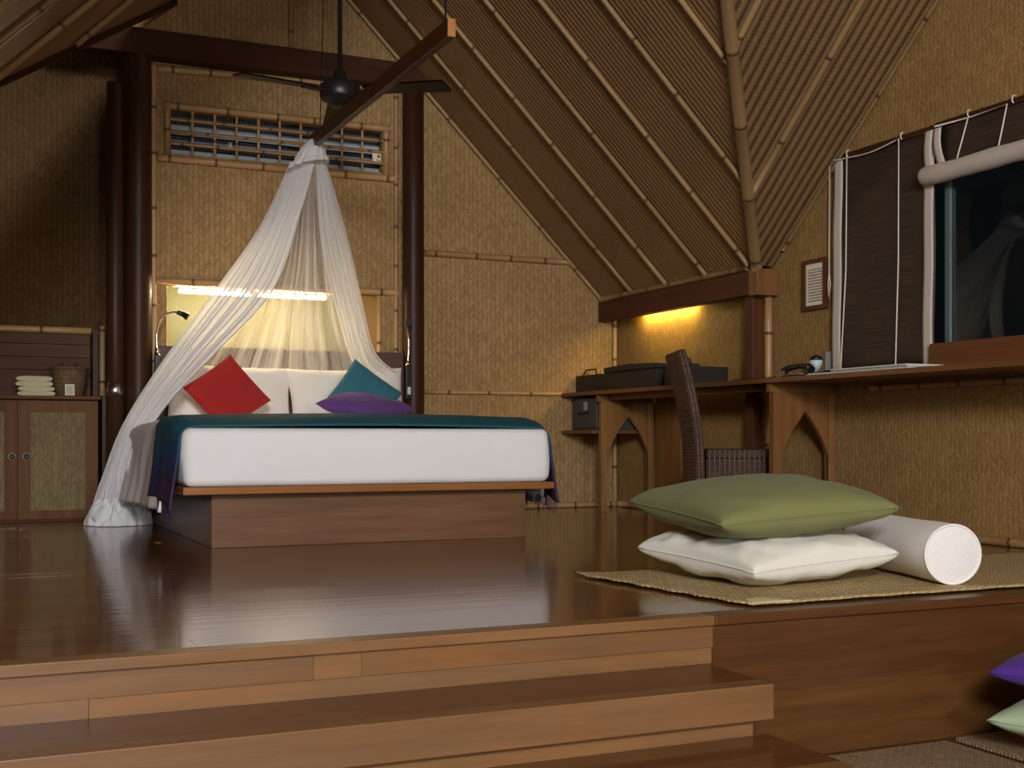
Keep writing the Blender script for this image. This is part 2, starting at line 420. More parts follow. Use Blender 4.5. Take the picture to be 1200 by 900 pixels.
t = NT('duvet_striped'); sx = t.n('ShaderNodeSeparateXYZ'); t.put(sx.inputs[0], t.uv())
c = t.ramp(sx.outputs[1], [(.0, (.80, .79, .77)), (.235, (.78, .76, .73)), (.25, (.50, .41, .33)), (.33, (.55, .46, .38)), (.345, (.84, .84, .84)), (.47, (.84, .84, .84)), (.49, (.78, .75, .71))])
n1 = t.noise(t.scale(t.uv(), (40, 12, 1)), 1, 3); t.bump(n1, .2, .01); M['duvet'] = t.set(c, .85)

t = NT('window_glass'); t.set((.9, .95, .95), .02); t.b.inputs['Transmission Weight'].default_value = 1; t.b.inputs['IOR'].default_value = 1.3
M['glass'] = t.m

# ------------------------------------------------------------------ bamboo
def bamboo(A, B, r, parent, mat=None, name='bamboo_pole', gap=.34, n=8, squash=None, **kw):
    A = Vector(A); B = Vector(B); L = (B - A).length; pts = []; rr = []; nd = []
    s = random.uniform(.05, gap); stops = [(0, 1, 0)]
    while s < L - .02:
        stops += [(s - .016, 1.0, 0), (s - .006, 1.10, .25), (s - .002, .97, 1), (s + .004, .97, 1), (s + .009, 1.09, .3), (s + .02, 1.0, 0)]
        s += gap * random.uniform(.8, 1.2)
    stops.append((L, 1, 0))
    for d, k, q in stops:
        d = min(max(d, 0), L); pts.append(A.lerp(B, d / L)); rr.append(r * k); nd.append(q)
    mb = MB().tube(pts, rr, n, True, nd)
    return world(name, mb, mat or M['bamboo'], parent, **kw)

# ================================================================== THE ROOM
XR = 4.09; YH = 7.30
# ---- raised floor: varnished planks running across the room
fl = world('floor', box(-1.6, XR + .1, 2.76, 7.9, -.40, -.022), M['panel'], kind='structure')
y = 2.76; k = 0
while y < 7.9:
    wd = .115; xs = [-1.6] + sorted(random.uniform(-1, 3.6) for _ in range(2)) + [XR]
    for a, b in zip(xs, xs[1:]):
        if b - a > .05:
            o = world('floor_plank', box(a + .0005, b - .0005, y + .0005, min(y + wd, 7.9) - .0005, -.022, 0), M['floor'], fl)
            o.rotation_euler = (random.gauss(0, .0011), 0, 0)
    y += wd; k += 1
# ---- platform edge: nosing board and riser boards; big panel to the right of the steps
ORX = [-1.6, .12, .72, 1.80]
edge = empty('platform_front', (1.2, 2.72, -.40), kind='structure')
for a, b in ((-1.6, 1.80), (1.80, 4.18)):
    world('nosing_board', box(a + .0006, b - .0006, 2.692, 2.76, -.026, .0004), M['step'] if b < 1.9 else M['panel'], edge, .003)
for a, b in ((-1.6, .736), (.736, .849), (.849, 1.80)):
    world('riser_board', box(a + .0006, b - .0006, 2.704, 2.76, -.083, -.027), M['step'], edge)
for a, b in ((-1.6, .257), (.257, 1.80)):
    world('riser_board', box(a + .0006, b - .0006, 2.709, 2.76, -.126, -.084), M['step'], edge)
world('riser_board', box(1.80, 4.18, 2.706, 2.76, -.215, -.027), M['panel'], edge)
world('riser_board', box(1.80, 4.18, 2.707, 2.76, -.40, -.2155), M['panel'], edge)
world('riser_board', box(-1.6, 1.80, 2.712, 2.76, -.40, -.1265), M['panel'], edge)
# ---- two steps
def step(z, x1, yf, yb, label):
    s = empty('wooden_step', (.2, (yf + yb) / 2, z - .13), kind='structure')
    w_ = (yb - yf - .06) / 3
    for i in range(3):
        world('tread_plank', box(-1.6, x1, yf + .06 + i * w_ + .0005, yf + .06 + (i + 1) * w_ - .0005, z - .03, z), M['step_tread'], s)
    world('nosing_board', box(-1.6, x1, yf, yf + .0595, z - .085, z + .0004), M['step'], s, .003)
    world('riser_board', box(-1.6, x1 - .04, yf + .03, yf + .055, z - .128, z - .0855), M['step'], s)
    world('side_board', box(x1 - .06, x1 - .04, yf + .056, yb, z - .15, z - .031), M['panel'], s)
    return s
step(-.126, 1.785, 2.42, 2.708, '')
step(-.252, 1.785, 2.12, 2.448, '')
# ---- lower floor
lf = world('lower_floor', box(-1.6, XR + .1, -6.5, 2.76, -.46, -.40), M['panel'], kind='structure')

# ---- back wall (gable) with two openings
wb = MB()
X0, X1 = .905, 2.60
for (a, b, c, d) in ((X0, X1, 0, .99), (X0, 1.12, .99, 1.345), (2.42, X1, .99, 1.345), (X0, X1, 1.345, 2.11),
                     (X0, 1.138, 2.11, 2.36), (2.425, X1, 2.11, 2.36), (X0, X1, 2.36, 2.70)):
    wb.box(a, b, YH, YH + .06, c, d)
wb.prism([(2.6, YH, 0), (4.15, YH, 0), (4.15, YH, 1.25), (2.6, YH, 2.80)], (0, .06, 0))
wb.prism([(.60, YH, 2.70), (2.6, YH, 2.70), (2.6, YH, 2.80), (1.77, YH, 3.63), (.62, YH, 2.71)], (0, .06, 0))
wb.box(-1.6, .86, 7.78, 7.84, 0, 3.3)
wall_b = world('wall_back', wb, M['weave'], kind='structure', axes=(Vector((1, 0, 0)), Vector((0, 0, 1))))
# woven alcove lining (browner weave, colour lowered further for the alcove's shade) on the alcove's own back wall
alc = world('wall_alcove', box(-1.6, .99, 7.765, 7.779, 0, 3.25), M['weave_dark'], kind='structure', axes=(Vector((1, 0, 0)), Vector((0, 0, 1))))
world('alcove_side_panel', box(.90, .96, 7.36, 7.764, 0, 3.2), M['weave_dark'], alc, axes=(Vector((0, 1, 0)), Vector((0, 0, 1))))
# bamboo laths on the back wall
yb = YH - .008
def lath(a, b, r=.018, mat='bamboo_dull'): return bamboo(a, b, r, wall_b, M[mat], 'bamboo_lath', .27)
lath((1.045, yb, .05), (1.045, yb, 2.60), .019, 'bamboo')
lath((2.512, yb, .05), (2.512, yb, 2.62), .015)
lath((2.685, yb, .05), (2.685, yb, 2.66), .016, 'bamboo')
lath((1.06, yb, 2.588), (2.53, yb, 2.64), .021, 'bamboo')
lath((1.849, yb, 2.78), (1.849, yb, 3.5), .016)
lath((2.70, yb, 1.628), (3.735, yb, 1.628), .020)
lath((2.70, yb, .753), (4.05, yb, .753), .013, 'bamboo')
lath((2.50, yb, .018), (4.06, yb, .018), .019)
lath((1.06, yb, 1.367), (2.52, yb, 1.367), .021)
lath((4.062, yb - .012, .03), (4.062, yb - .012, 1.30), .016, 'bamboo')

# ---- lattice vent in the back wall
vent = empty('lattice_vent', (1.78, YH, 2.06), 'long bamboo lattice vent with grey mesh behind, high on woven wall', 'vent')
for a, b in (((1.066, 2.075), (2.50, 2.075)), ((1.10, 2.382), (2.47, 2.382))):
    bamboo((a[0], YH - .012, a[1]), (b[0], YH - .012, b[1]), .022, vent, M['bamboo_dull'], 'frame_bar', .25)
for x, z0, z1 in ((1.122, 2.09, 2.37), (2.446, 2.09, 2.37)):
    bamboo((x, YH - .013, z0), (x, YH - .013, z1), .02, vent, M['bamboo_dull'], 'frame_bar', .25)
for i in range(1, 10):
    x = 1.138 + i * 1.287 / 10
    bamboo((x, YH + .002, 2.10), (x, YH + .002, 2.362), .0085, vent, M['bamboo'], 'lattice_upright', .2, 6)
for zz in (2.305, 2.235, 2.165):
    bamboo((1.135, YH - .011, zz), (2.43, YH - .011, zz), .0095, vent, M['bamboo_dull'], 'lattice_rail', .25, 6)
mesh = MB()
for i in range(84): mesh.box(1.13 + i * .0155, 1.1315 + i * .0155, 7.395, 7.397, 2.08, 2.40)
for i in range(22): mesh.box(1.12, 2.44, 7.397, 7.399, 2.08 + i * .0148, 2.0815 + i * .0148)
world('insect_screen', mesh, M['plastic_grey'], vent, kind='stuff')
for z0, z1, mt in ((2.245, 2.30, 'louvre'), (2.10, 2.155, 'louvre')):
    world('roof_sheet', box(1.05, 2.5, 7.405, 7.415, z0, z1), M[mt], vent)
world('pipe', MB().tube([(1.05, 7.43, 2.212), (2.5, 7.43, 2.212)], .008, 8), M['plastic_grey'], vent)
for x in (1.50, 1.98): world('pipe_clip', box(x, x + .018, 7.415, 7.44, 2.185, 2.235), M['plastic_white'], vent)
world('vent_box', box(1.0, 2.55, 7.60, 7.62, 1.9, 2.6), M['outside'], vent)
sg = world('warning_card', box(2.362, 2.418, 7.30, 7.303, 2.172, 2.226), M['paper'], vent)
world('red_mark', box(2.392, 2.412, 7.2985, 7.2999, 2.200, 2.217), M['red_print'], sg)
world('yellow_mark', box(2.386, 2.398, 7.2985, 7.2999, 2.180, 2.197), M['yellow_print'], sg)
world('black_mark', box(2.402, 2.410, 7.2985, 7.2999, 2.180, 2.188), M['black'], sg)

# ---- lit recess over the headboard
rec = empty('trim_1', (1.77, YH + .2, .95), kind='structure')
world('recess_back', box(1.05, 2.5, 7.74, 7.76, .93, 1.42), M['niche'], rec)
world('recess_side', box(1.05, 1.115, 7.362, 7.74, .93, 1.42), M['niche'], rec)
world('recess_side', box(2.425, 2.5, 7.362, 7.74, .93, 1.42), M['bamboo_dull'], rec)
world('recess_top', box(1.05, 2.5, 7.362, 7.74, 1.40, 1.42), M['niche'], rec)
world('recess_shelf', box(1.05, 2.5, 7.362, 7.74, .93, .96), M['headboard'], rec)
bamboo((1.112, YH + .02, .98), (1.112, YH + .02, 1.35), .014, rec, M['bamboo'], 'recess_edge', .3)
bamboo((2.412, YH + .02, .98), (2.412, YH + .02, 1.35), .016, rec, M['bamboo'], 'recess_edge', .3)
tl = empty('strip_lamp', (1.62, 7.45, 1.32), 'glowing strip lamp along the top of the recess behind the net', 'lamp')
world('tube', MB().tube([(1.20, 7.365, 1.322), (1.62, 7.365, 1.322)], .011, 10), M['tube'], tl)
world('tube', MB().tube([(1.66, 7.365, 1.322), (2.08, 7.365, 1.322)], .011, 10), M['tube'], tl)
world('fitting', box(1.17, 2.12, 7.362, 7.385, 1.346, 1.385), M['plastic_white'], tl)

# ---- right wall: niche part and window part, gable top, window opening
rw_ = MB(); T = .07
WY0, WY1, WZ0, WZ1 = 3.0, 4.95, .89, 1.84
def zc(y): return 1.404 + .855 * (5.547 - y)
def poly(*pts): rw_.prism([(XR, a, b) for a, b in pts], (T, 0, 0))
poly((7.36, 0), (5.55, 0), (5.55, 1.42), (7.36, 1.42))
poly((5.55, 0), (WY1, 0), (WY1, zc(WY1)), (5.55, zc(5.55)))
poly((WY1, 0), (WY0, 0), (WY0, WZ0), (WY1, WZ0))
poly((WY1, WZ1), (WY0, WZ1), (WY0, zc(WY0)), (WY1, zc(WY1)))
poly((WY0, 0), (2.76, 0), (2.76, 3.55), (WY0, zc(WY0)))
poly((2.76, -.46), (-6.5, -.46), (-6.5, 2.65), (2.76, 3.57))
wall_r = world('wall_right', rw_, M['weave_right'], kind='structure', axes=(Vector((0, 1, 0)), Vector((0, 0, 1))))
def rlath(a, b, r=.018, mat='bamboo_dull'): return bamboo(a, b, r, wall_r, M[mat], 'bamboo_lath', .3)
rlath((XR - .014, 5.52, .018), (XR - .014, 2.8, .018), .02)
rlath((XR - .012, 4.75, .705), (XR - .012, 2.9, .705), .016)
rlath((XR - .014, 7.24, .02), (XR - .014, 5.72, .02), .02)
world('wall_board', box(4.072, 4.089, 6.47, 6.76, .03, .735), M['desk'], wall_r)

# ---- other walls, out of the frame (they only bounce the light)
world('wall_left', box(-1.66, -1.6, -6.5, 7.84, -.46, 3.3), M['weave_right'], kind='structure')
world('wall_front', box(-1.66, 4.16, -6.56, -6.5, -.46, 2.7), M['weave_right'], kind='structure')

# ---- ceiling: two slopes of the main roof, the cross roof with its valley
def slope(pts, nrm, mat, axes, name='ceiling'):
    return world(name, MB().prism(pts, Vector(nrm).normalized() * .05), M[mat], axes=axes, kind='structure')
r2 = math.sqrt(.5)
V0 = (3.97, 5.55, 1.40); RG = (1.77, 2.98, 3.60)
cr = slope([V0, (3.97, 7.3, 1.40), (1.77, 7.3, 3.60), RG], (1, 0, 1), 'roof', (Vector((r2, 0, -r2)), Vector((0, 1, 0))))
cl = slope([(1.77, 7.3, 3.6), (1.17, 7.3, 3.0), (.182, 5.748, 2.012), (-.5, 4.68, 1.33), (-.5, 2.98, 1.33), RG], (-1, 0, 1), 'roof', (Vector((r2, 0, r2)), Vector((0, 1, 0))))
kk = 1 / math.sqrt(1 + .855 ** 2)
cc = slope([V0, (4.16, 5.55, 1.40), (4.16, 2.98, 3.6), RG], (0, .855, 1), 'roof_cross', (Vector((0, kk, -.855 * kk)), Vector((1, 0, 0))))
slope([(-1.66, 2.98, 3.6), (4.16, 2.98, 3.6), (4.16, -6.56, 2.646), (-1.66, -6.56, 2.646)], (0, -.1, 1), 'roof_cross', (Vector((0, 1, 0)), Vector((1, 0, 0))))
slope([(-1.66, 2.98, 3.62), (1.16, 2.98, 3.62), (1.16, 7.84, 3.3), (-1.66, 7.84, 3.3)], (0, 0, 1), 'roof', (Vector((0, 1, 0)), Vector((1, 0, 0))))
def batten(par, a, b, r=.0135, **k): return bamboo(a, b, r * .9, par, M['batten'], 'bamboo_batten', .42, **k)
dn = .012
def pr(x, y): return (x - dn, y, 5.37 - x - dn)          # just under the right slope
def valley_x(y): return 3.97 - (5.55 - y) * 2.2 / 2.57
for yy in (7.275, 6.86, 6.44, 6.0, 5.58, 5.14, 4.67, 4.22, 3.8):
    x1 = 3.955 if yy > 5.56 else valley_x(yy)
    batten(cr, pr(x1, yy), pr(1.80, yy), .0145)
bamboo((3.952, 5.6, 1.392), (3.952, 7.28, 1.392), .018, cr, M['batten'], 'bamboo_batten', .3)
bamboo((3.965, 5.535, 1.385), (1.80, 3.0, 3.55), .031, cr, M['batten'], 'valley_pole', .42, 10)
def pc(x, y): return (x, y - dn, 1.404 + .855 * (5.547 - y) - dn)
for xx, yb_ in ((3.68, 5.21), (3.17, 4.61), (2.66, 4.02)): batten(cc, pc(xx, yb_), pc(xx, 3.05), .018)
batten(cc, pc(4.07, 5.45), pc(4.07, 3.05), .012)
def pl(x, y): return (x + dn, y, x + 1.83 - dn)
def left_edge_y(x): return 5.748 + (x - .182) * 1.57
for yy, xl in ((6.22, .52), (5.61, .12), (5.07, -.22), (4.6, -.45)): batten(cl, pl(xl, yy), pl(1.74, yy), .016)
world('edge_board', MB().prism([(1.18, 7.29, 3.0), (.182, 5.735, 2.0), (-.5, 4.665, 1.32), (-.5, 4.665, 1.288), (.182, 5.735, 1.968), (1.18, 7.29, 2.968)], (-.012, .008, 0)), M['post'], cl)

# ---- posts and beams
for x, r, lab in ((.953, .073, 'thick dark round post left of the bed, against the woven wall'), (2.60, .068, 'dark round post to the right of the bed headboard')):
    p = empty('wooden_post', (x, 7.22, 0), lab, 'post')
    local('shaft', MB().tube([(0, 0, 0), (0, 0, .8), (0, 0, 1.7), (0, 0, 2.62)], [r, r * 1.02, r * .99, r * .97], 24), M['post'], p)
p = empty('wooden_post', (.825, 7.20, 0), 'thinner dark post with a metal band, next to the cupboard', 'post')
local('shaft', MB().tube([(0, 0, 0), (0, 0, 1.2), (0, 0, 2.45)], [.049, .049, .046], 20), M['post'], p)
local('metal_band', MB().tube([(0, 0, .69), (0, 0, .77)], [.0515, .0515], 24), M['steel'], p)
b = world('tie_beam', box(.42, 2.66, 7.17, 7.295, 2.625, 2.772), M['beam'], None, .004, label='long dark beam across the top of the woven back wall', cat='beam')
e_ = empty('eave_beam', (3.98, 6.4, 1.24), 'reddish brown beam under the sloping roof, over the desk niche', 'beam')
world('beam', box(3.945, 4.015, 5.58, 7.298, 1.242, 1.372), M['eave'], e_, .003)
world('end_block', box(3.945, 4.088, 5.50, 5.579, 1.235, 1.378), M['desk'], e_, .004)
p = world('wooden_post', box(3.975, 4.04, 5.585, 5.655, 0, 1.241), M['eave'], None, .004, label='square brown post carrying the eave beam, behind the desk', cat='post')
bamboo((4.062, 5.56, 0), (4.062, 5.56, 1.234), .022, p, M['bamboo_dull'], 'bamboo_pole', .3)
dl = empty('niche_lamp', (4.05, 6.6, 1.28), 'yellow strip lamp hidden behind the eave beam above the desk', 'lamp')
world('tube', MB().tube([(4.05, 6.32, 1.268), (4.05, 6.92, 1.268)], .011, 8), M['tube_desk'], dl)
world('fitting', box(4.035, 4.065, 6.28, 6.96, 1.285, 1.31), M['plastic_white'], dl)

# ================================================================== BED
bed = empty('platform_bed', (1.70, 6.15, 0), 'low wooden platform bed with white mattress in front of the woven wall', 'bed')
base = world('plinth', box(.98, 2.427, 5.20, 7.135, 0, .226), M['bedwood'], bed, .003)
world('platform_board', box(.85, 2.535, 5.115, 7.135, .2275, .259), M['bededge'], bed, .004)
world('headboard', box(1.05, 2.53, 7.20, 7.275, .16, .988), M['headboard'], bed, .006)
def rbox(x0, x1, y0, y1, z0, z1, r, n=40, amp=.004, seed=0):
    """soft rounded slab (mattress): superellipsoid-like box"""
    mb = MB(); cx, cy, cz = (x0 + x1) / 2, (y0 + y1) / 2, (z0 + z1) / 2; hx, hy, hz = (x1 - x0) / 2, (y1 - y0) / 2, (z1 - z0) / 2
    prof = []
    m = 8
    for i in range(m + 1): a = -PI / 2 + i * PI / 2 / m; prof.append((r - r * math.cos(a), -hz + r + r * math.sin(a)))
    for i in range(1, 6): prof.append((0, -hz + r + (2 * hz - 2 * r) * i / 6))
    for i in range(m + 1): a = i * PI / 2 / m; prof.append((r - r * math.cos(a), hz - r + r * math.sin(a)))
    per = []
    rc = .045
    for sx_, sy_, a0 in ((1, 1, 0), (-1, 1, 90), (-1, -1, 180), (1, -1, 270)):
        for i in range(9):
            a = math.radians(a0 + i * 90 / 8); per.append((sx_ * (hx - rc), sy_ * (hy - rc), math.cos(a), math.sin(a)))
    per2 = []
    for i in range(len(per)):
        per2.append(per[i]); nx = per[(i + 1) % len(per)]
        if (per[i][0] != nx[0]) or (per[i][1] != nx[1]):
            for q in range(1, 24):
                f = q / 24; per2.append((per[i][0] + (nx[0] - per[i][0]) * f, per[i][1] + (nx[1] - per[i][1]) * f, per[i][2], per[i][3]))
    P = len(per2)
    def fn(u, t_):
        ox, oy, c_, s_ = per2[int(round(u * P)) % P]; ins, z = prof[int(round(t_ * (len(prof) - 1)))]
        x = ox + c_ * (rc - ins); y_ = oy + s_ * (rc - ins)
        d = noise.noise(Vector((x * 5, y_ * 5, z * 7 + seed))) * amp + noise.noise(Vector((x * 14, y_ * 14, z * 5 + seed))) * amp * .4
        sag = .008 * math.sin(max(0, min(1, (z + hz) / (2 * hz))) * PI)
        return (cx + x + c_ * (d + sag), cy + y_ + s_ * (d + sag), cz + z)
    mb.grid(fn, P, len(prof) - 1, (8, .5), True, True)
    b0 = len(mb.v) - P
    mb.face(list(range(b0, b0 + P)), None, True)
    mb.face(list(range(P))[::-1])
    return mb
world('mattress', rbox(.858, 2.522, 5.125, 7.13, .2595, .503, .030, amp=.007), M['white'], bed)

# ---- duvet, draped over both sides
def bedtop(y):   # height of the duvet along the bed
    a = max(0, min(1, (y - 5.18) / .22)); a = a * a * (3 - 2 * a)
    b_ = max(0, min(1, (y - 6.0) / .7))
    return .505 + .027 * a - .02 * b_
def across(s, y, off=0.0, drop=.30, flare=.06):
    """s in [0,1] from the left hem over the top to the right hem; returns x, z"""
    xl, xr_, r = .855 - off, 2.525 + off, .055
    top = bedtop(y) + off; L1 = drop; LA = r * PI / 2; LT = (xr_ - xl) - 2 * r
    tot = 2 * (L1 + LA) + LT; d = s * tot
    if d < L1: k = 1 - d / L1; return xl - flare * k - .01 * math.sin(y * 26) * k, top - r - L1 * k
    d -= L1
    if d < LA: a = d / r; return xl + r - r * math.cos(a), top - r + r * math.sin(a)
    d -= LA
    if d < LT: k = d / LT; return xl + r + d, top + .012 * math.sin(k * PI)
    d -= LT
    if d < LA: a = d / r; return xr_ - r + r * math.sin(a), top - r + r * math.cos(a)
    d -= LA; k = d / L1; return xr_ + flare * k * 1.2 + .008 * math.sin(y * 26) * k, top - r - L1 * k
def sheet(y0, y1, off, drop, flare, amp, nu=140, nv=40, roll=False):
    def fn(u, v):
        yy = y0 + (y1 - y0) * v
        k = off if not roll else .003 + (off - .003) * min(1, (yy - y0) / .09)
        x, z = across(u, yy, k, drop, flare)
        if roll: z -= .006 * max(0, 1 - (yy - y0) / .05)
        d = noise.noise(Vector((x * 6, yy * 6, z * 6))) * amp
        return (x + (d if z < .45 else 0), yy, z + (abs(d) if z >= .45 else 0))
    mb = MB().grid(fn, nu, nv, (1, 1))
    return mb
dv = world('duvet', sheet(5.34, 6.98, .004, .33, .05, .010), M['duvet'], label='white duvet hanging down both sides of the bed', cat='duvet')
m_ = dv.modifiers.new('thick', 'SOLIDIFY'); m_.thickness = .012; m_.offset = 1
tw = empty('bed_throw', (1.69, 5.45, .5), 'teal bed throw with navy fringed ends across the foot of the bed', 'throw')
o = world('woven_cloth', sheet(5.165, 5.70, .019, .29, .035, .004, 180, 30, True), M['throw'], tw)
m_ = o.modifiers.new('thick', 'SOLIDIFY'); m_.thickness = .010; m_.offset = 1
fr = MB()
for e0 in (0, 1):
    for i in range(34):
        yy = 5.20 + i * .0148; x, z = across(e0, yy, .019, .29, .035); q = random.uniform(-.012, .012)
        fr.tube([(x, yy, z + .005), (x + q * .5, yy + q, z - .03), (x + q, yy + q * 1.5, z - random.uniform(.05, .08))], .0022, 4)
world('fringe', fr, plain('fringe_yarn', (.04, .012, .06), .8), tw, kind='stuff')

# ---- pillows and cushions
def pillow(a, b, t_, seed=0, k=.05, n=36, pw=.42, wr=.006):
    def top(sgn):
        def fn(u, v):
            u = u * 2 - 1; v = v * 2 - 1
            # ease the samples towards the rim
            uu = math.sin(u * PI / 2); vv = math.sin(v * PI / 2)
            x = a / 2 * uu * (1 - k * (1 - vv * vv)); y_ = b / 2 * vv * (1 - k * (1 - uu * uu))
            h = (max(0, 1 - uu ** 2) * max(0, 1 - vv ** 2)) ** pw
            nz = noise.noise(Vector((x * 9 + seed, y_ * 9, sgn * 3 + seed))) * wr * 1.4 + noise.noise(Vector((x * 22 + seed, y_ * 22, sgn))) * wr * .5
            ed = min(1, h * 2)
            return (x, y_, sgn * t_ / 2 * h + nz * ed)
        return fn
    mb = MB(); mb.grid(top(1), n, n, (a, b)); mb.grid(top(-1), n, n, (a, b), flip=True)
    return mb
def cushion(name, a, b, t_, mat, loc, rot, label, seed, cat='cushion', group=None, k=.05, pw=.42, wr=.006, seam=True):
    o = local(name, pillow(a, b, t_, seed, k, 36, pw, wr), M[mat], None, loc, None, label=label, cat=cat)
    if group: o['group'] = group
    if isinstance(rot, Matrix): o.rotation_euler = rot.to_euler()
    else: o.rotation_euler = rot
    if seam:
        pts = []
        for s_ in range(4):
            for i in range(12):
                w1 = -1 + 2 * i / 12
                uu, vv = ((w1, -1), (1, w1), (-w1, 1), (-1, -w1))[s_]
                pts.append((a / 2 * uu * (1 - k * (1 - vv * vv)), b / 2 * vv * (1 - k * (1 - uu * uu)), 0))
        local('seam', MB().tube(pts, .0025, 5, closed=True), M[mat], o)
    return o
def lean(tilt, spin, yaw=0):
    """cushion standing up: spin in its own plane, lean back by tilt, turn by yaw"""
    return Matrix.Rotation(yaw, 3, 'Z') @ Matrix.Rotation(PI / 2 - tilt, 3, 'X') @ Matrix.Rotation(spin, 3, 'Z')
R = math.radians
PG = 'white bed pillows'
cushion('bed_pillow', .72, .43, .17, 'pillow', (1.428, 7.03, .672), lean(R(16), R(-2)), 'large white pillow at left, behind the red cushion', 1, 'pillow', PG, wr=.010, k=.07)
cushion('bed_pillow', .72, .42, .17, 'pillow', (2.12, 7.02, .672), lean(R(16), R(2)), 'large white pillow at right, behind the teal cushion', 2, 'pillow', PG, wr=.010, k=.07)
CG = 'coloured cushions on the bed'
cushion('throw_cushion', .335, .335, .12, 'red', (1.352, 6.72, .700), lean(R(20), R(45 - 8)), 'square red cushion standing on one corner against the left pillow', 3, 'cushion', CG)
cushion('throw_cushion', .335, .335, .12, 'teal', (2.135, 6.76, .695), lean(R(20), R(45 + 7)), 'square teal cushion standing on one corner, behind the purple one', 4, 'cushion', CG)
cushion('throw_cushion', .40, .40, .13, 'purple', (2.045, 6.43, .632), Matrix.Rotation(R(3), 3, 'Y') @ Matrix.Rotation(R(14), 3, 'X') @ Matrix.Rotation(R(45), 3, 'Z'), 'plump purple cushion lying on the bed in front of teal one', 5, 'cushion', CG)

# ================================================================== MOSQUITO NET
def spline(P, t_):
    """Catmull-Rom through P at t in [0,1]"""
    n = len(P) - 1; k = min(int(t_ * n), n - 1); f = t_ * n - k
    p = [Vector(P[max(0, min(n, k + d))]) for d in (-1, 0, 1, 2)]
    return .5 * ((2 * p[1]) + (p[2] - p[0]) * f + (2 * p[0] - 5 * p[1] + 4 * p[2] - p[3]) * f * f + (3 * p[1] - p[0] - 3 * p[2] + p[3]) * f ** 3)
net = empty('mosquito_net', (1.68, 6.25, .5), 'sheer white mosquito net gathered at the hanging bar and draped over bed', 'net')
def curtain(name, A, B, mat, pleats, amp, nu=110, nv=60, bulge=(0, 0, 0), seed=0, th=1.0):
    def fn(u, v):
        a = spline(A, v); b_ = spline(B, v); d = b_ - a
        p = a + d * u
        nrm = Vector((d.y, -d.x, 0)); L = nrm.length; nrm = nrm / L if L > 1e-6 else Vector((0, -1, 0))
        ph = u * pleats * 2 * PI + seed + 1.6 * noise.noise(Vector((u * 6, v * 1.3, seed)))
        k = amp * min(1, v * 2.2 + .12)
        p = p + nrm * (math.sin(ph) * k + .5 * k * math.sin(ph * .37 + 1)) + d.normalized() * (math.cos(ph * 1.0) * k * .6)
        p = p + Vector(bulge) * math.sin(u * PI) * math.sin(v * PI)
        return p
    return world(name, MB().grid(fn, nu, nv, (1, 1)), mat, net)
curtain('back_curtain', [(1.60, 6.30, 1.90), (1.50, 6.62, 1.45), (1.34, 6.92, 1.10), (1.18, 7.06, .86)],
        [(1.76, 6.30, 1.90), (1.95, 6.62, 1.45), (2.16, 6.92, 1.12), (2.34, 7.06, .86)], M['net_back'], 10, .030, 190, 40, seed=2)
curtain('left_curtain', [(1.585, 6.27, 1.89), (1.50, 6.55, 1.60), (1.33, 6.76, 1.30), (1.03, 6.84, .86), (.84, 6.84, .53), (.735, 6.82, .25), (.675, 6.82, .10)],
        [(1.69, 6.19, 1.87), (1.66, 6.32, 1.66), (1.55, 6.47, 1.26), (1.27, 6.60, .92), (.985, 6.55, .61), (.84, 6.50, .34), (.92, 6.64, .10)], M['net_left'], 9, .018, 150, 70, seed=1)
curtain('right_curtain', [(1.70, 6.19, 1.87), (1.80, 6.44, 1.52), (2.00, 6.80, 1.16), (2.15, 6.98, .89), (2.24, 7.00, .80)],
        [(1.775, 6.27, 1.89), (1.93, 6.50, 1.64), (2.13, 6.82, 1.28), (2.27, 6.99, .98), (2.42, 7.02, .86)], M['net_right'], 8, .016, 120, 50, seed=4)
# sleeve gathered round the end of the bar, with a drawstring
def sleeve(u, v):
    a = 2 * PI * u; z = 2.005 - .135 * v
    r = .022 + .074 * v ** .75 + .006 * math.sin(a * 13 + 2 * v) * v
    if .62 < v < .8: r *= .93
    return (1.70 - .028 * v + r * math.cos(a) * 1.12, 6.22 + .03 * v + r * math.sin(a), z - .03 * v * math.cos(a + .4) * -1)
world('gathered_sleeve', MB().grid(sleeve, 90, 16, (1, .3), True, True), M['net_sleeve'], net)
world('drawstring', MB().tube([sleeve(i / 40, .70) for i in range(40)], .003, 5, closed=True), M['cord'], net)
# the end of the net bunched on the floor
def heap(u, v):
    a = 2 * PI * u; r = math.sin(v * PI / 2) ** .8
    f1 = noise.noise(Vector((math.cos(a) * 3.2, math.sin(a) * 3.2, v * 2.5)))
    f2 = noise.noise(Vector((math.cos(a) * 9, math.sin(a) * 9, v * 5 + 3)))
    ridge = abs(math.sin(a * 6 + 2.5 * f1)) ** .6
    rx = .165 * r * (.90 + .14 * ridge + .10 * f1); ry = .15 * r * (.90 + .14 * ridge + .10 * f1)
    z = .15 * (1 - v ** 1.6) + .035 * (ridge - .5) * math.sin(v * PI) + .03 * f2 * math.sin(v * PI) ** .6
    return (.80 + rx * math.cos(a) + .015 * f2 * v, 6.83 + ry * math.sin(a), max(.003, z))
world('bunched_hem', MB().grid(heap, 140, 34, (.6, 1), True, True), M['net_hem'], net)

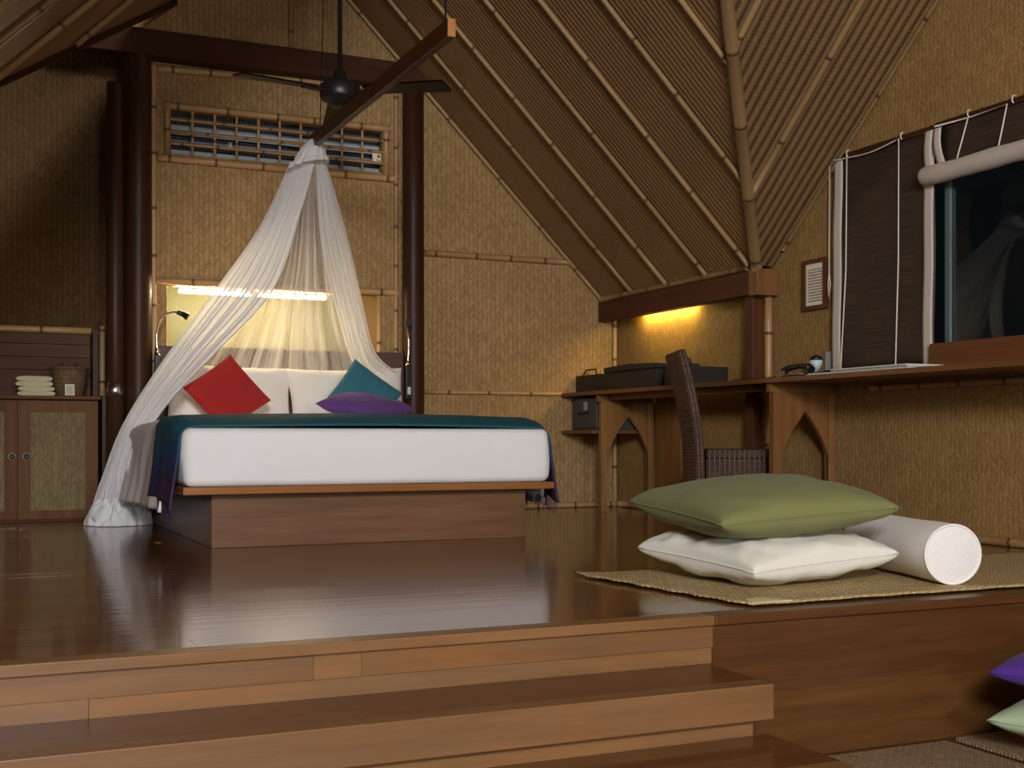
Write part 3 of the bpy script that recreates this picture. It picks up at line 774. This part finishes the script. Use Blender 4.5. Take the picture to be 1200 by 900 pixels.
# ---- hanging bar and fan
bar = empty('net_hanging_bar', (1.70, 5.25, 1.96), 'dark wooden bar hung below the roof, carrying the net', 'bar')
world('bar', box(1.684, 1.716, 4.30, 6.24, 1.965, 2.035), M['bar'], bar, .002)
world('cut_end', box(1.685, 1.715, 4.296, 4.2998, 1.966, 2.034), M['bar_end'], bar)
world('suspension_wire', MB().tube([(1.70, 4.36, 2.03), (1.70, 4.36, 3.5)], .004, 6), M['black'], bar)
world('suspension_wire', MB().tube([(1.70, 6.12, 2.03), (1.74, 6.12, 3.55)], .0025, 6), M['black'], bar)
FX, FY, FZ = 1.755, 5.95, 2.205
fan = empty('ceiling_fan', (FX, FY, FZ), 'black three-bladed ceiling fan on a long rod above the bed', 'fan')
local('rod', MB().tube([(0, 0, .05), (0, 0, 1.36)], .012, 10), M['black'], fan)
local('motor', MB().lathe([(.0, .095), (.028, .09), (.036, .05), (.052, .032), (.088, .022), (.100, .012), (.100, -.045), (.092, -.058), (.06, -.068), (.05, -.09), (.0, -.094)], n=28), M['black'], fan)
a0 = math.atan2(.98, -.19)          # camera frame: right, forward
for i in range(3):
    a = a0 + i * 2 * PI / 3 - R(24.39)
    bl = MB()
    def bf(sg):
        def fn(u, v):
            rr_ = .14 + .435 * u; wd = .050 + .014 * u
            yv = (v - .5) * 2 * wd
            return (rr_, yv, -yv * .13 + sg * .004 - .05 * (rr_ - .15))
        return fn
    bl.grid(bf(1), 12, 4, (.6, .12)); bl.grid(bf(-1), 12, 4, (.6, .12), flip=True)
    o = local('blade', bl, M['fan_blade'], fan, (0, 0, -.018), (0, 0, a))
    local('bracket', box(.07, .21, -.022, .022, -.012, -.005), M['black'], o)

# ================================================================== READING LAMPS
def reading_lamp(x, y_, z0, pts, head, label):
    l = empty('reading_lamp', (x, y_, z0), label, 'lamp', 'gooseneck reading lamps')
    world('wall_box', box(x - .016, x + .016, y_ - .02, y_ + .02, z0, z0 + .20), M['black'], l, .003)
    world('switch', box(x - .010, x + .010, y_ - .024, y_ - .0205, z0 + .03, z0 + .075), M['plastic_white'], l)
    world('collar', MB().tube([(x, y_, z0 + .20), (x, y_, z0 + .235)], [.017, .012], 12), M['chrome'], l)
    world('gooseneck', MB().tube([spline(pts, i / 24) for i in range(25)], .0055, 8), M['chrome'], l)
    world('head', MB().tube(head, [.013, .016, .021], 14), M['black'], l)
reading_lamp(1.047, 7.16, .73, [(1.047, 7.16, .96), (1.045, 7.16, 1.06), (1.075, 7.14, 1.145), (1.125, 7.12, 1.172), (1.155, 7.11, 1.168)],
             [(1.15, 7.112, 1.172), (1.18, 7.10, 1.162), (1.205, 7.092, 1.145)], 'black and chrome gooseneck reading lamp by the left post, bent right')
reading_lamp(2.545, 7.165, .70, [(2.545, 7.165, .93), (2.55, 7.165, 1.02), (2.545, 7.16, 1.11), (2.525, 7.13, 1.16), (2.515, 7.09, 1.17)],
             [(2.516, 7.09, 1.171), (2.512, 7.07, 1.168), (2.508, 7.04, 1.162)], 'chrome gooseneck reading lamp by the right post, pointing forward')

# ================================================================== ALCOVE CUPBOARD
cab = empty('low_cupboard', (.33, 7.5, 0), 'low dark wooden cupboard with woven door panels in left alcove', 'cupboard')
world('carcass', box(-.10, .745, 7.32, 7.76, 0, .676), M['cabinet'], cab)
world('worktop', box(-.11, .757, 7.275, 7.763, .677, .697), M['cabinet'], cab, .003)
def door(x0, x1, knob):
    d = world('door', MB().box(x0, x0 + .065, 7.295, 7.319, .012, .668).box(x1 - .065, x1, 7.295, 7.319, .012, .668)
              .box(x0 + .0655, x1 - .0655, 7.295, 7.319, .608, .668).box(x0 + .0655, x1 - .0655, 7.295, 7.319, .012, .06), M['cabinet'], cab)
    world('woven_panel', box(x0 + .064, x1 - .064, 7.305, 7.315, .058, .61), M['weave_door'], d, axes=(Vector((1, 0, 0)), Vector((0, 0, 1))))
    world('knob_plate', MB().tube([(knob, 7.2945, .36), (knob, 7.289, .36)], .021, 14), M['black'], d)
    world('knob', MB().tube([(knob, 7.289, .36), (knob, 7.279, .36), (knob, 7.27, .36), (knob, 7.264, .36)], [.007, .008, .014, .009], 12), M['cabinet'], d)
door(-.085, .318, .292); door(.322, .742, .366)
bsp = empty('trim_2', (.2, 7.74, .697), kind='structure')
for z0, z1 in ((.699, .862), (.866, .938), (.942, 1.014), (1.018, 1.078)):
    world('backsplash_plank', box(-1.5, .742, 7.735, 7.764, z0, z1), M['plank_dark'], bsp)
world('side_plank', box(.745, .775, 7.60, 7.764, .697, 1.10), M['post'], bsp)
bamboo((.795, 7.58, .70), (.795, 7.58, 1.12), .018, bsp, M['bamboo_dull'], 'bamboo_pole', .3)
bamboo((-1.4, 7.735, 1.10), (.75, 7.735, 1.10), .021, bsp, M['bamboo'], 'bamboo_pole', .36)
world('side_board', box(.759, .778, 7.24, 7.60, 0, .70), M['post'], bsp)
# towels: two folded, stacked
def folded(x0, x1, y0, y1, z0, z1, seed):
    mb = MB(); h = (z1 - z0) / 2; n = 20
    def fn(u, v):
        a = 2 * PI * u; ex = .55
        c_, s_ = math.cos(a), math.sin(a)
        yy = math.copysign(abs(c_) ** .5, c_) * (y1 - y0) / 2; zz = math.copysign(abs(s_) ** .8, s_) * h
        k = 1 if 0 < v < 1 else 1
        return (x0 + (x1 - x0) * v, (y0 + y1) / 2 + yy, z0 + h + zz + .003 * noise.noise(Vector((v * 6, a, seed))))
    def fx(u, v):   # folds run along y: rounded ends left and right
        a = 2 * PI * u; c_, s_ = math.cos(a), math.sin(a)
        xx = math.copysign(abs(c_) ** .45, c_) * (x1 - x0) / 2; zz = math.copysign(abs(s_) ** .75, s_) * h
        return ((x0 + x1) / 2 + xx, y0 + (y1 - y0) * v, z0 + h + zz * (1 + .06 * noise.noise(Vector((a, v * 3, seed)))) )
    mb.grid(fx, 40, 8, (.5, .3), True, True)
    mb.face(list(range(40))[::-1]); mb.face(list(range(len(mb.v) - 40, len(mb.v))))
    return mb
TG = 'folded towels on the cupboard'
for z0, z1, x0, x1, lab in ((.698, .750, .322, .52, 'cream folded towel on the cupboard, bottom of the pair'), (.7505, .808, .312, .508, 'cream folded towel on top of the other towel')):
    o = empty('folded_towel', ((x0 + x1) / 2, 7.45, z0), lab, 'towel', TG)
    zm = (z0 + z1) / 2
    world('lower_fold', folded(x0, x1, 7.36, 7.56, z0, zm, 1), M['towel'], o)
    world('upper_fold', folded(x0 + .004, x1 - .003, 7.362, 7.558, zm + .0004, z1, 2), M['towel'], o)
bk = empty('woven_basket', (.61, 7.56, .697), 'brown woven basket with a scalloped rim behind the small card', 'basket')
local('body', MB().lathe([(.0, .002), (.072, .002), (.078, .01), (.088, .07), (.097, .13), (.101, .165), (.096, .165), (.082, .07), (.070, .012), (.0, .012)], n=30), M['basket'], bk)
rim = []
for i in range(60): a = 2 * PI * i / 60; rim.append((.102 * math.cos(a), .102 * math.sin(a), .168 + .004 * math.sin(a * 15)))
local('rim', MB().tube(rim, .007, 6, closed=True), M['basket'], bk)
for sx_ in (-.045, .035):
    local('handle', MB().tube([(sx_, .08, .16), (sx_ - .004, .085, .20), (sx_ + .012, .085, .215), (sx_ + .026, .085, .20), (sx_ + .022, .08, .16)], .004, 6), M['basket'], bk)
cd = empty('framed_card', (.60, 7.40, .698), 'tiny framed card leaning on the woven basket', 'card')
f_ = MB()
for a in ((-.031, -.025, 0, .076), (.025, .031, 0, .076), (-.0249, .0249, 0, .006), (-.0249, .0249, .070, .076)): f_.box(a[0], a[1], -.005, .005, a[2], a[3])
local('frame', f_, M['headboard'], cd); pc_ = MB(); pc_.face([pc_.vert(p_) for p_ in ((-.025, -.002, .006), (.025, -.002, .006), (.025, -.002, .070), (-.025, -.002, .070))], [(0, 0), (1, 0), (1, 1), (0, 1)])
local('card', pc_, M['notice'], cd); local('backing', box(-.025, .025, -.001, .003, .006, .070), M['paper'], cd)
cd.rotation_euler = (R(-10), 0, 0)

# ================================================================== DESK along the right wall
desk = empty('long_desk', (3.9, 5.3, 0), 'long wooden wall desk with pointed-arch leg panels', 'desk')
world('desk_top', MB().box(3.66, 3.97, 2.95, 7.285, .735, .758).box(3.97, 4.085, 2.95, 5.53, .735, .758).box(3.97, 4.085, 5.66, 7.285, .735, .758), M['desktop'], desk)
world('front_rail', box(3.75, 3.775, 5.07, 6.79, .70, .7345), M['desktop'], desk)
def leg_panel(y_):
    lp = world('leg_panel', box(3.68, 4.07, y_ - .015, y_ + .015, .69, .7345), M['desk'], desk)
    xm = 3.90; hw = .155
    curve = [(1, .0), (1, .22), (.97, .31), (.87, .39), (.68, .455), (.43, .515), (.21, .557), (.0, .598)]
    for sg, xo in ((-1, 3.70), (1, 4.08)):
        world('stile', box(min(xo, xo - sg * .040), max(xo, xo - sg * .040), y_ - .02, y_ + .02, 0, .689), M['desk'], lp, .002)
        pts = [(xo - sg * .0405, .689), (xm + sg * .0006, .689)] + [(xm + sg * (.0006 + hw * a), z) for a, z in curve[::-1]]
        pts[-1] = (xo - sg * .0405, curve[0][1]); 
        pp = [(x, y_ - .012, z) for x, z in pts]
        world('arch_board', MB().prism(pp, (0, .024, 0)), M['desk'], lp)
leg_panel(6.82); leg_panel(5.04)
world('shelf', box(3.66, 4.07, 6.845, 7.285, .49, .512), M['desktop'], desk, .002)
world('shelf_side', box(3.90, 4.07, 7.262, 7.285, .513, .734), M['desk'], desk)
sf = empty('room_safe', (3.88, 7.06, .512), 'small dark grey safe with keypad on the shelf under the desk', 'safe')
world('body', box(3.72, 4.05, 6.87, 7.225, .513, .722), M['safe'], sf, .006)
dr = world('door', box(3.712, 3.7195, 6.885, 7.21, .528, .708), M['safe'], sf, .003)
kp = world('keypad', box(3.709, 3.7118, 7.015, 7.06, .64, .695), M['plastic_grey'], dr)
world('handle', MB().tube([(3.706, 7.13, .622), (3.700, 7.05, .622), (3.706, 6.98, .63)], .006, 8), M['black'], dr)
# trays and box on the desk
def tray(y0, y1, z1, label):
    t_ = empty('black_tray', (3.90, (y0 + y1) / 2, .759), label, 'tray', 'black trays on the desk')
    world('tray_body', MB().box(3.76, 4.03, y0, y1, .7585, .768).box(3.76, 3.772, y0, y1, .7682, z1).box(4.018, 4.03, y0, y1, .7682, z1)
          .box(3.7722, 4.0178, y0, y0 + .012, .7682, z1).box(3.7722, 4.0178, y1 - .012, y1, .7682, z1), M['leather'], t_)
    return t_
ta = tray(6.86, 7.26, .872, 'black woven tray with raised handle, at the wall end of the desk')
world('handle', MB().tube([(3.80, 7.245, .868), (3.81, 7.215, .91), (3.81, 7.08, .91), (3.80, 7.05, .868)], .0055, 6), M['black'], ta)
tb = tray(5.90, 6.15, .868, 'black woven tray with raised handle, right of the black box')
world('handle', MB().tube([(3.79, 5.91, .865), (3.79, 5.925, .912), (3.79, 6.03, .912), (3.79, 6.045, .865)], .0055, 6), M['black'], tb)
bx = empty('black_box', (3.88, 6.5, .759), 'long black woven box with lid between the two trays', 'box')
world('body', box(3.74, 4.03, 6.20, 6.84, .7585, .872), M['leather'], bx, .008)
world('lid', MB().prism([(3.735, 6.195, .8725), (3.735, 6.845, .8725), (3.735, 6.845, .905), (3.735, 6.52, .915), (3.735, 6.195, .905)], (.30, 0, 0)), M['leather'], bx, .008)
# telephone, cord, wall plate, folders
ph = empty('telephone', (3.90, 5.06, .758), 'black desk telephone at the arch leg, cord trailing left', 'telephone')
world('base', MB().prism([(3.82, 4.93, .7585), (3.98, 4.93, .7585), (3.98, 4.93, .80), (3.82, 4.93, .775)], (0, .20, 0)), M['black'], ph, .006)
world('handset', MB().tube([(3.86, 5.15, .80), (3.865, 5.13, .815), (3.87, 5.04, .823), (3.865, 4.95, .815), (3.86, 4.93, .80)], [.020, .016, .013, .016, .020], 10), M['black'], ph)
world('display', box(3.83, 3.86, 4.99, 5.06, .7805, .784), M['plastic_grey'], ph)
world('cord', MB().tube([(3.80 + .008 * math.cos(i * 1.4), 5.14 + i * .009, .767 + .007 * math.sin(i * 1.4)) for i in range(46)], .0028, 5), M['black'], ph)
gl = empty('table_light', (3.99, 5.06, .758), 'tiny pale glass tealight lamp with black cap behind the telephone', 'lamp')
world('foot', MB().lathe([(0, 0), (.022, 0), (.022, .008), (.008, .02), (.008, .045), (.0, .045)], (3.99, 5.06, .7585), 14), M['plastic_white'], gl)
world('glass', MB().lathe([(0, .046), (.015, .046), (.030, .075), (.034, .098), (0, .098)], (3.99, 5.06, .7585), 16), M['glass_blue'], gl)
world('cap', MB().lathe([(0, .0985), (.036, .0985), (.028, .115), (.012, .124), (0, .125)], (3.99, 5.06, .7585), 16), M['black'], gl)
wp = world('wall_socket_plate', box(4.078, 4.0895, 4.985, 5.10, .81, .905), M['plastic_grey'], None, .002, label='grey socket plate on the woven wall behind the telephone', cat='socket')
world('switch_rocker', box(4.074, 4.0778, 5.01, 5.04, .835, .88), M['plastic_white'], wp)
FG = 'folders on the desk'
for (y0, y1, z, n, lab) in ((4.50, 4.80, .7588, 2, 'thin pale blue folder lying on the desk, left of the thicker pile'), (4.12, 4.62, .7588, 4, 'thicker pale blue folder pile under the right edge of the blind')):
    yb0 = y0
    if n == 2: y0 = 4.625
    f0 = empty('paper_folder', (3.88, (y0 + y1) / 2, z), lab, 'folder')
    for i in range(n):
        d = random.uniform(-.012, .012)
        world('sheet', box(3.73 + d, 3.95 + d, y0 + abs(d) * .5, y1 + d * .5, z + i * .006, z + i * .006 + .005), M['folder'] if i % 2 == 0 else M['paper'], f0)

# ================================================================== CHAIR (rattan, facing the desk)
ch = empty('rattan_chair', (3.743, 5.445, 0), 'dark brown woven rattan chair pulled up to the desk', 'chair', rot=(0, 0, R(-23)))
# local: +x forward (towards desk), y width
def sweep(path, hw, th, nseg=24):
    def fn(u, v):
        p = spline(path, v); q = spline(path, min(1, v + .01)); r_ = spline(path, max(0, v - .01)); t_ = (q - r_).normalized(); nx = Vector((t_.z, 0, -t_.x))
        loop = [(-1, -1), (-.5, -1), (0, -1), (.5, -1), (1, -1), (1, 1), (.5, 1), (0, 1), (-.5, 1), (-1, 1)]
        a, b_ = loop[int(round(u * 10)) % 10]
        bow = -.018 * (1 - a * a)
        return p + nx * (b_ * th / 2 + bow) + Vector((0, a * hw, 0))
    mb = MB().grid(fn, 10, nseg, (1.05, .6), False, True)
    nn = 10; mb.face(list(range(nn))[::-1]); mb.face(list(range(len(mb.v) - nn, len(mb.v)))); return mb
back = [(-.20, 0, .20), (-.205, 0, .40), (-.228, 0, .60), (-.27, 0, .80), (-.302, 0, .915)]
local('backrest', sweep(back, .20, .05), M['rattan'], ch, bev=.010)
local('seat', MB().box(-.17, .19, -.20, .20, .355, .405), M['rattan'], ch, bev=.015)
local('skirt', MB().box(-.17, .185, -.195, .195, .20, .354), M['rattan'], ch, bev=.008)
ws = MB()
for i in range(14): x = -.155 + i * .0255; ws.tube([(x, -.196, .205), (x, -.203, .28), (x, -.202, .36), (x + .004, -.197, .402)], .0048, 5)
for i in range(14): y_ = -.185 + i * .028; ws.tube([(.186, y_, .205), (.191, y_, .30), (.193, y_, .40)], .0048, 5)
local('woven_strands', ws, M['strand'], ch, kind='stuff')
for sg in (-1, 1):
    mbk = MB()
    for dx in (-.008, .010): mbk.tube([spline(back, i / 20) + Vector((dx, sg * .202, 0)) for i in range(21)], .0045, 5)
    local('edge_binding', mbk, M['strand'], ch)
    for x in (-.175, .165):
        local('leg', MB().tube([(x, sg * .165, .22), (x, sg * .17, 0)], [.020, .016], 10), M['rattan'], ch)

# ================================================================== NOTICE AND WINDOW
nt = empty('framed_notice', (4.08, 5.177, 1.129), 'small brown-framed printed notice on the woven wall left of blind', 'picture frame')
f_ = MB()
y0, y1, z0, z1 = 5.081, 5.273, 1.129, 1.392
for a in ((y0, y0 + .022, z0, z1), (y1 - .022, y1, z0, z1), (y0 + .0222, y1 - .0222, z0, z0 + .022), (y0 + .0222, y1 - .0222, z1 - .022, z1)): f_.box(4.066, 4.0885, a[0], a[1], a[2], a[3])
world('frame', f_, M['eave'], nt)
pp = MB(); pp.face([pp.vert(q) for q in ((4.076, y1 - .02, z0 + .02), (4.076, y0 + .02, z0 + .02), (4.076, y0 + .02, z1 - .02), (4.076, y1 - .02, z1 - .02))], [(0, 0), (1, 0), (1, 1), (0, 1)])
world('notice', pp, M['notice'], nt)
world('backing', box(4.078, 4.0885, y0 + .0222, y1 - .0222, z0 + .0222, z1 - .0222), M['paper'], nt)

win = empty('window_1', (4.12, 4.0, WZ0), kind='structure')
world('pane', box(4.125, 4.131, WY0, WY1, WZ0, WZ1), M['glass'], win)
world('frame', MB().box(4.10, 4.155, WY0, WY0 + .03, WZ0, WZ1).box(4.10, 4.155, WY1 - .03, WY1, WZ0, WZ1).box(4.10, 4.155, WY0 + .0302, WY1 - .0302, WZ1 - .03, WZ1), M['black'], win)
world('mullion', box(4.108, 4.124, 4.262, 4.290, WZ0 + .005, WZ1 - .031), plain('teal_aluminium', (.16, .22, .22), .35, Metallic=.4), win)
world('sill', box(4.03, 4.155, 2.95, 4.305, .7585, .889), M['sill'], win, .003)
world('apron', box(4.10, 4.155, 4.306, 4.95, .7585, .889), M['sill'], win)

def blind_strip(y0, y1, z0, z1, x):
    mb = MB(); n = 12
    mb.grid(lambda u, v: (x + .004 * math.sin(v * 9 + u * 3) - .006 * v, y1 + (y0 - y1) * u, z1 + (z0 - z1) * v), n, 24, (abs(y1 - y0), abs(z1 - z0)))
    return mb
bl1 = empty('reed_blind', (4.07, 4.705, 1.88), 'dark reed blind let fully down, white tape at both edges', 'blind')
o = world('reed_panel', blind_strip(4.315, 5.008, .80, 1.875, 4.078), M['reed'], bl1); m_ = o.modifiers.new('t', 'SOLIDIFY'); m_.thickness = .005
world('headrail', box(4.066, 4.0885, 4.31, 5.012, 1.862, 1.888), M['beam'], bl1)
for y0, y1, dx in ((4.945, 5.010, 0), (4.312, 4.372, .0)):
    mb = MB().grid(lambda u, v, y0=y0, y1=y1: (4.066 - .006 * v + .002 * math.sin(v * 14), (y1 + .012 * v * (1 if y0 > 4.8 else .6)) + (y0 - y1) * u, 1.862 + (.79 - 1.862) * v), 4, 30, (.04, 1.06))
    o = world('edge_tape', mb, M['tape'], bl1); m_ = o.modifiers.new('t', 'SOLIDIFY'); m_.thickness = .004
def cordline(par, pts, r=.0035): return world('cord', MB().tube(pts, r, 6), M['cord'], par)
cordline(bl1, [(4.058, 4.905, 1.875), (4.056, 4.91, 1.3), (4.052, 4.945, .80)])
cordline(bl1, [(4.058, 4.535, 1.872), (4.056, 4.535, 1.3), (4.052, 4.55, .80)])
cordline(bl1, [spline([(4.058, 5.02, 1.868), (4.056, 4.905, 1.858), (4.055, 4.72, 1.850), (4.057, 4.535, 1.872)], i / 16) for i in range(17)])
cordline(bl1, [(4.056, 5.035, 1.862), (4.054, 5.037, 1.30), (4.054, 5.045, 1.24), (4.054, 5.037, 1.17), (4.054, 5.028, 1.24), (4.054, 5.035, 1.30)], .0028)
for y_ in (4.905, 4.52):
    world('hook', MB().tube([(4.07, y_, 1.90), (4.058, y_, 1.895), (4.056, y_, 1.875), (4.064, y_, 1.868)], .003, 6), M['cord'], bl1)
bl2 = empty('reed_blind', (4.07, 3.85, 1.88), 'dark reed blind rolled up in a pale roll above the window', 'blind')
o = world('reed_panel', blind_strip(3.0, 4.300, 1.66, 1.89, 4.078), M['reed'], bl2); m_ = o.modifiers.new('t', 'SOLIDIFY'); m_.thickness = .005
world('headrail', box(4.066, 4.0885, 3.0, 4.305, 1.868, 1.894), M['beam'], bl2)
pts = [(4.055, 4.40 - i * .1, 1.682) for i in range(15)]
world('roll', MB().tube([(4.03, 4.347, 1.652), (4.03, 4.340, 1.652)] + [(4.03, 4.325 - i * .1, 1.652 - .002 * math.sin(i)) for i in range(14)], [.025, .038] + [.043 + .002 * math.sin(i * 2.1) for i in range(14)], 18), M['blind_roll'], bl2)
for y0, y1, b_ in ((4.315, 4.362, 0), (4.262, 4.308, .035)):
    mb = MB().grid(lambda u, v, y0=y0, y1=y1, b_=b_: (4.062 - .01 * math.sin(v * PI), y1 + (y0 - y1) * u - b_ * v * v, 1.865 + (1.68 - 1.865) * v), 3, 12, (.04, .2))
    o = world('edge_tape', mb, M['tape'], bl2); m_ = o.modifiers.new('t', 'SOLIDIFY'); m_.thickness = .004
cordline(bl2, [(4.058, 4.30, 1.876), (4.058, 4.08, 1.868), (4.058, 3.88, 1.874)])
cordline(bl2, [(4.058, 4.10, 1.866), (4.044, 4.118, 1.78), (4.03, 4.136, 1.694)])
cordline(bl2, [(4.058, 3.88, 1.872), (4.044, 3.89, 1.78), (4.03, 3.90, 1.694)])
for y_ in (4.10, 3.85):
    world('hook', MB().tube([(4.07, y_, 1.905), (4.058, y_, 1.90), (4.056, y_, 1.88), (4.064, y_, 1.873)], .003, 6), M['cord'], bl2)

# ================================================================== FLOOR CUSHIONS, MAT
mt = empty('palm_mat', (2.9, 3.2, 0), 'woven palm mat on the platform edge under the cushion stack', 'mat')
def matfn(u, v):
    p = Vector((1.885, 3.66, 0)).lerp(Vector((3.95, 3.60, 0)), u).lerp(Vector((1.972, 2.775, 0)).lerp(Vector((3.9, 2.80, 0)), u), v)
    z = .0065 + .0025 * noise.noise(Vector((p.x * 4, p.y * 4, 0)))
    cu = max(0, 1 - ((u) ** 2 + v ** 2) ** .5 * 14); z += .006 * cu
    return (p.x + .006 * math.sin(v * 40) * (u < .01), p.y + .004 * math.sin(u * 70) * (v > .99), z)
o = world('mat_sheet', MB().grid(matfn, 60, 30, (2.0, .9)), M['mat'], mt); m_ = o.modifiers.new('t', 'SOLIDIFY'); m_.thickness = .005; m_.offset = -1
world('folded_corner', MB().prism([(1.978, 2.782, .0095), (2.115, 2.782, .0095), (2.05, 2.845, .0125), (1.99, 2.83, .0125)], (0, 0, .004)), plain('mat_underside', (.62, .53, .30), .8), mt)
cushion('floor_cushion', .585, .585, .165, 'canvas', (2.385, 3.285, .098), Matrix.Rotation(R(4), 3, Vector((.36, -.31, 0)).normalized()) @ Matrix.Rotation(R(5), 3, 'Z'), 'cream square floor cushion on the mat, under the green one', 11, wr=.012, pw=.30, k=.05)
cushion('floor_cushion', .625, .625, .182, 'green', (2.37, 3.30, .245), Matrix.Rotation(R(5), 3, Vector((.285, -.33, 0)).normalized()) @ Matrix.Rotation(R(-4.2), 3, 'Z'), 'large olive green floor cushion on top of the cream one', 12, wr=.006, pw=.35, k=.05)
bo = empty('bolster', (2.84, 3.14, .1), 'white cylindrical bolster lying on the mat behind the cushion stack', 'bolster')
A = Vector((2.785, 2.875, .105)); B = Vector((2.95, 3.46, .105)); ax = (B - A).normalized()
rr_ = .093; P_ = [A + ax * d for d in (0, .006, .014, .10, .25, .40, .55, .594, .602, .608)]
world('cover', MB().tube(P_, [rr_ - .006, rr_ - .001, rr_, rr_ + .001, rr_ - .001, rr_ + .001, rr_, rr_, rr_ - .002, rr_ - .008], 48, False), M['canvas_white'], bo)
sd = ax.cross(Vector((0, 0, 1))).normalized()
def cap(u, v): a = 2 * PI * u; return A - ax * (.012 * (1 - v * v)) + (sd * math.cos(a) + Vector((0, 0, 1)) * math.sin(a)) * (rr_ - .005) * v
t = NT('quilted_canvas'); sx = t.n('ShaderNodeSeparateXYZ'); tc = t.n('ShaderNodeTexCoord'); t.put(sx.inputs[0], tc.outputs['Object'])
dg = t.math('FRACT', t.math('MULTIPLY', t.math('ADD', sx.outputs[0], t.math('MULTIPLY', sx.outputs[2], -1)), 42)); ln = t.math('LESS_THAN', dg, .12)
t.bump(ln, .4, .002); M['quilt'] = t.set(t.mix(ln, (.76, .75, .74), (.84, .84, .84)), .85)
world('end_cap', MB().grid(cap, 40, 8, (.3, .3), True, True, flip=True), M['quilt'], bo)
world('piping', MB().tube([A + (sd * math.cos(2 * PI * i / 48) + Vector((0, 0, 1)) * math.sin(2 * PI * i / 48)) * (rr_ - .003) for i in range(48)], .0045, 6, closed=True), M['canvas_white'], bo)

# ---- lower floor: seagrass mats and two cushions against the platform
for x0, x1, y0, y1, lab in ((1.86, 2.535, 1.6, 2.645, 'seagrass floor mat on the lower floor, left of the dark gap'), (2.585, 4.0, 1.6, 2.66, 'seagrass floor mat on lower floor under the sage cushion')):
    o = world('seagrass_mat', box(x0, x1, y0, y1, -.3995, -.386), M['mat_low'], None, .004, label=lab, cat='mat')
cushion('floor_cushion', .50, .50, .17, 'sage', (2.84, 2.33, -.295), Matrix.Rotation(R(45 - 24.4), 3, 'Z'), 'sage green cushion on the lower mat beneath the violet one', 15)
cushion('floor_cushion', .50, .50, .15, 'violet', (2.84, 2.33, -.155), Matrix.Rotation(R(-2), 3, 'Y') @ Matrix.Rotation(R(45 - 23), 3, 'Z'), 'violet cushion stacked on the sage one at the platform front', 16)
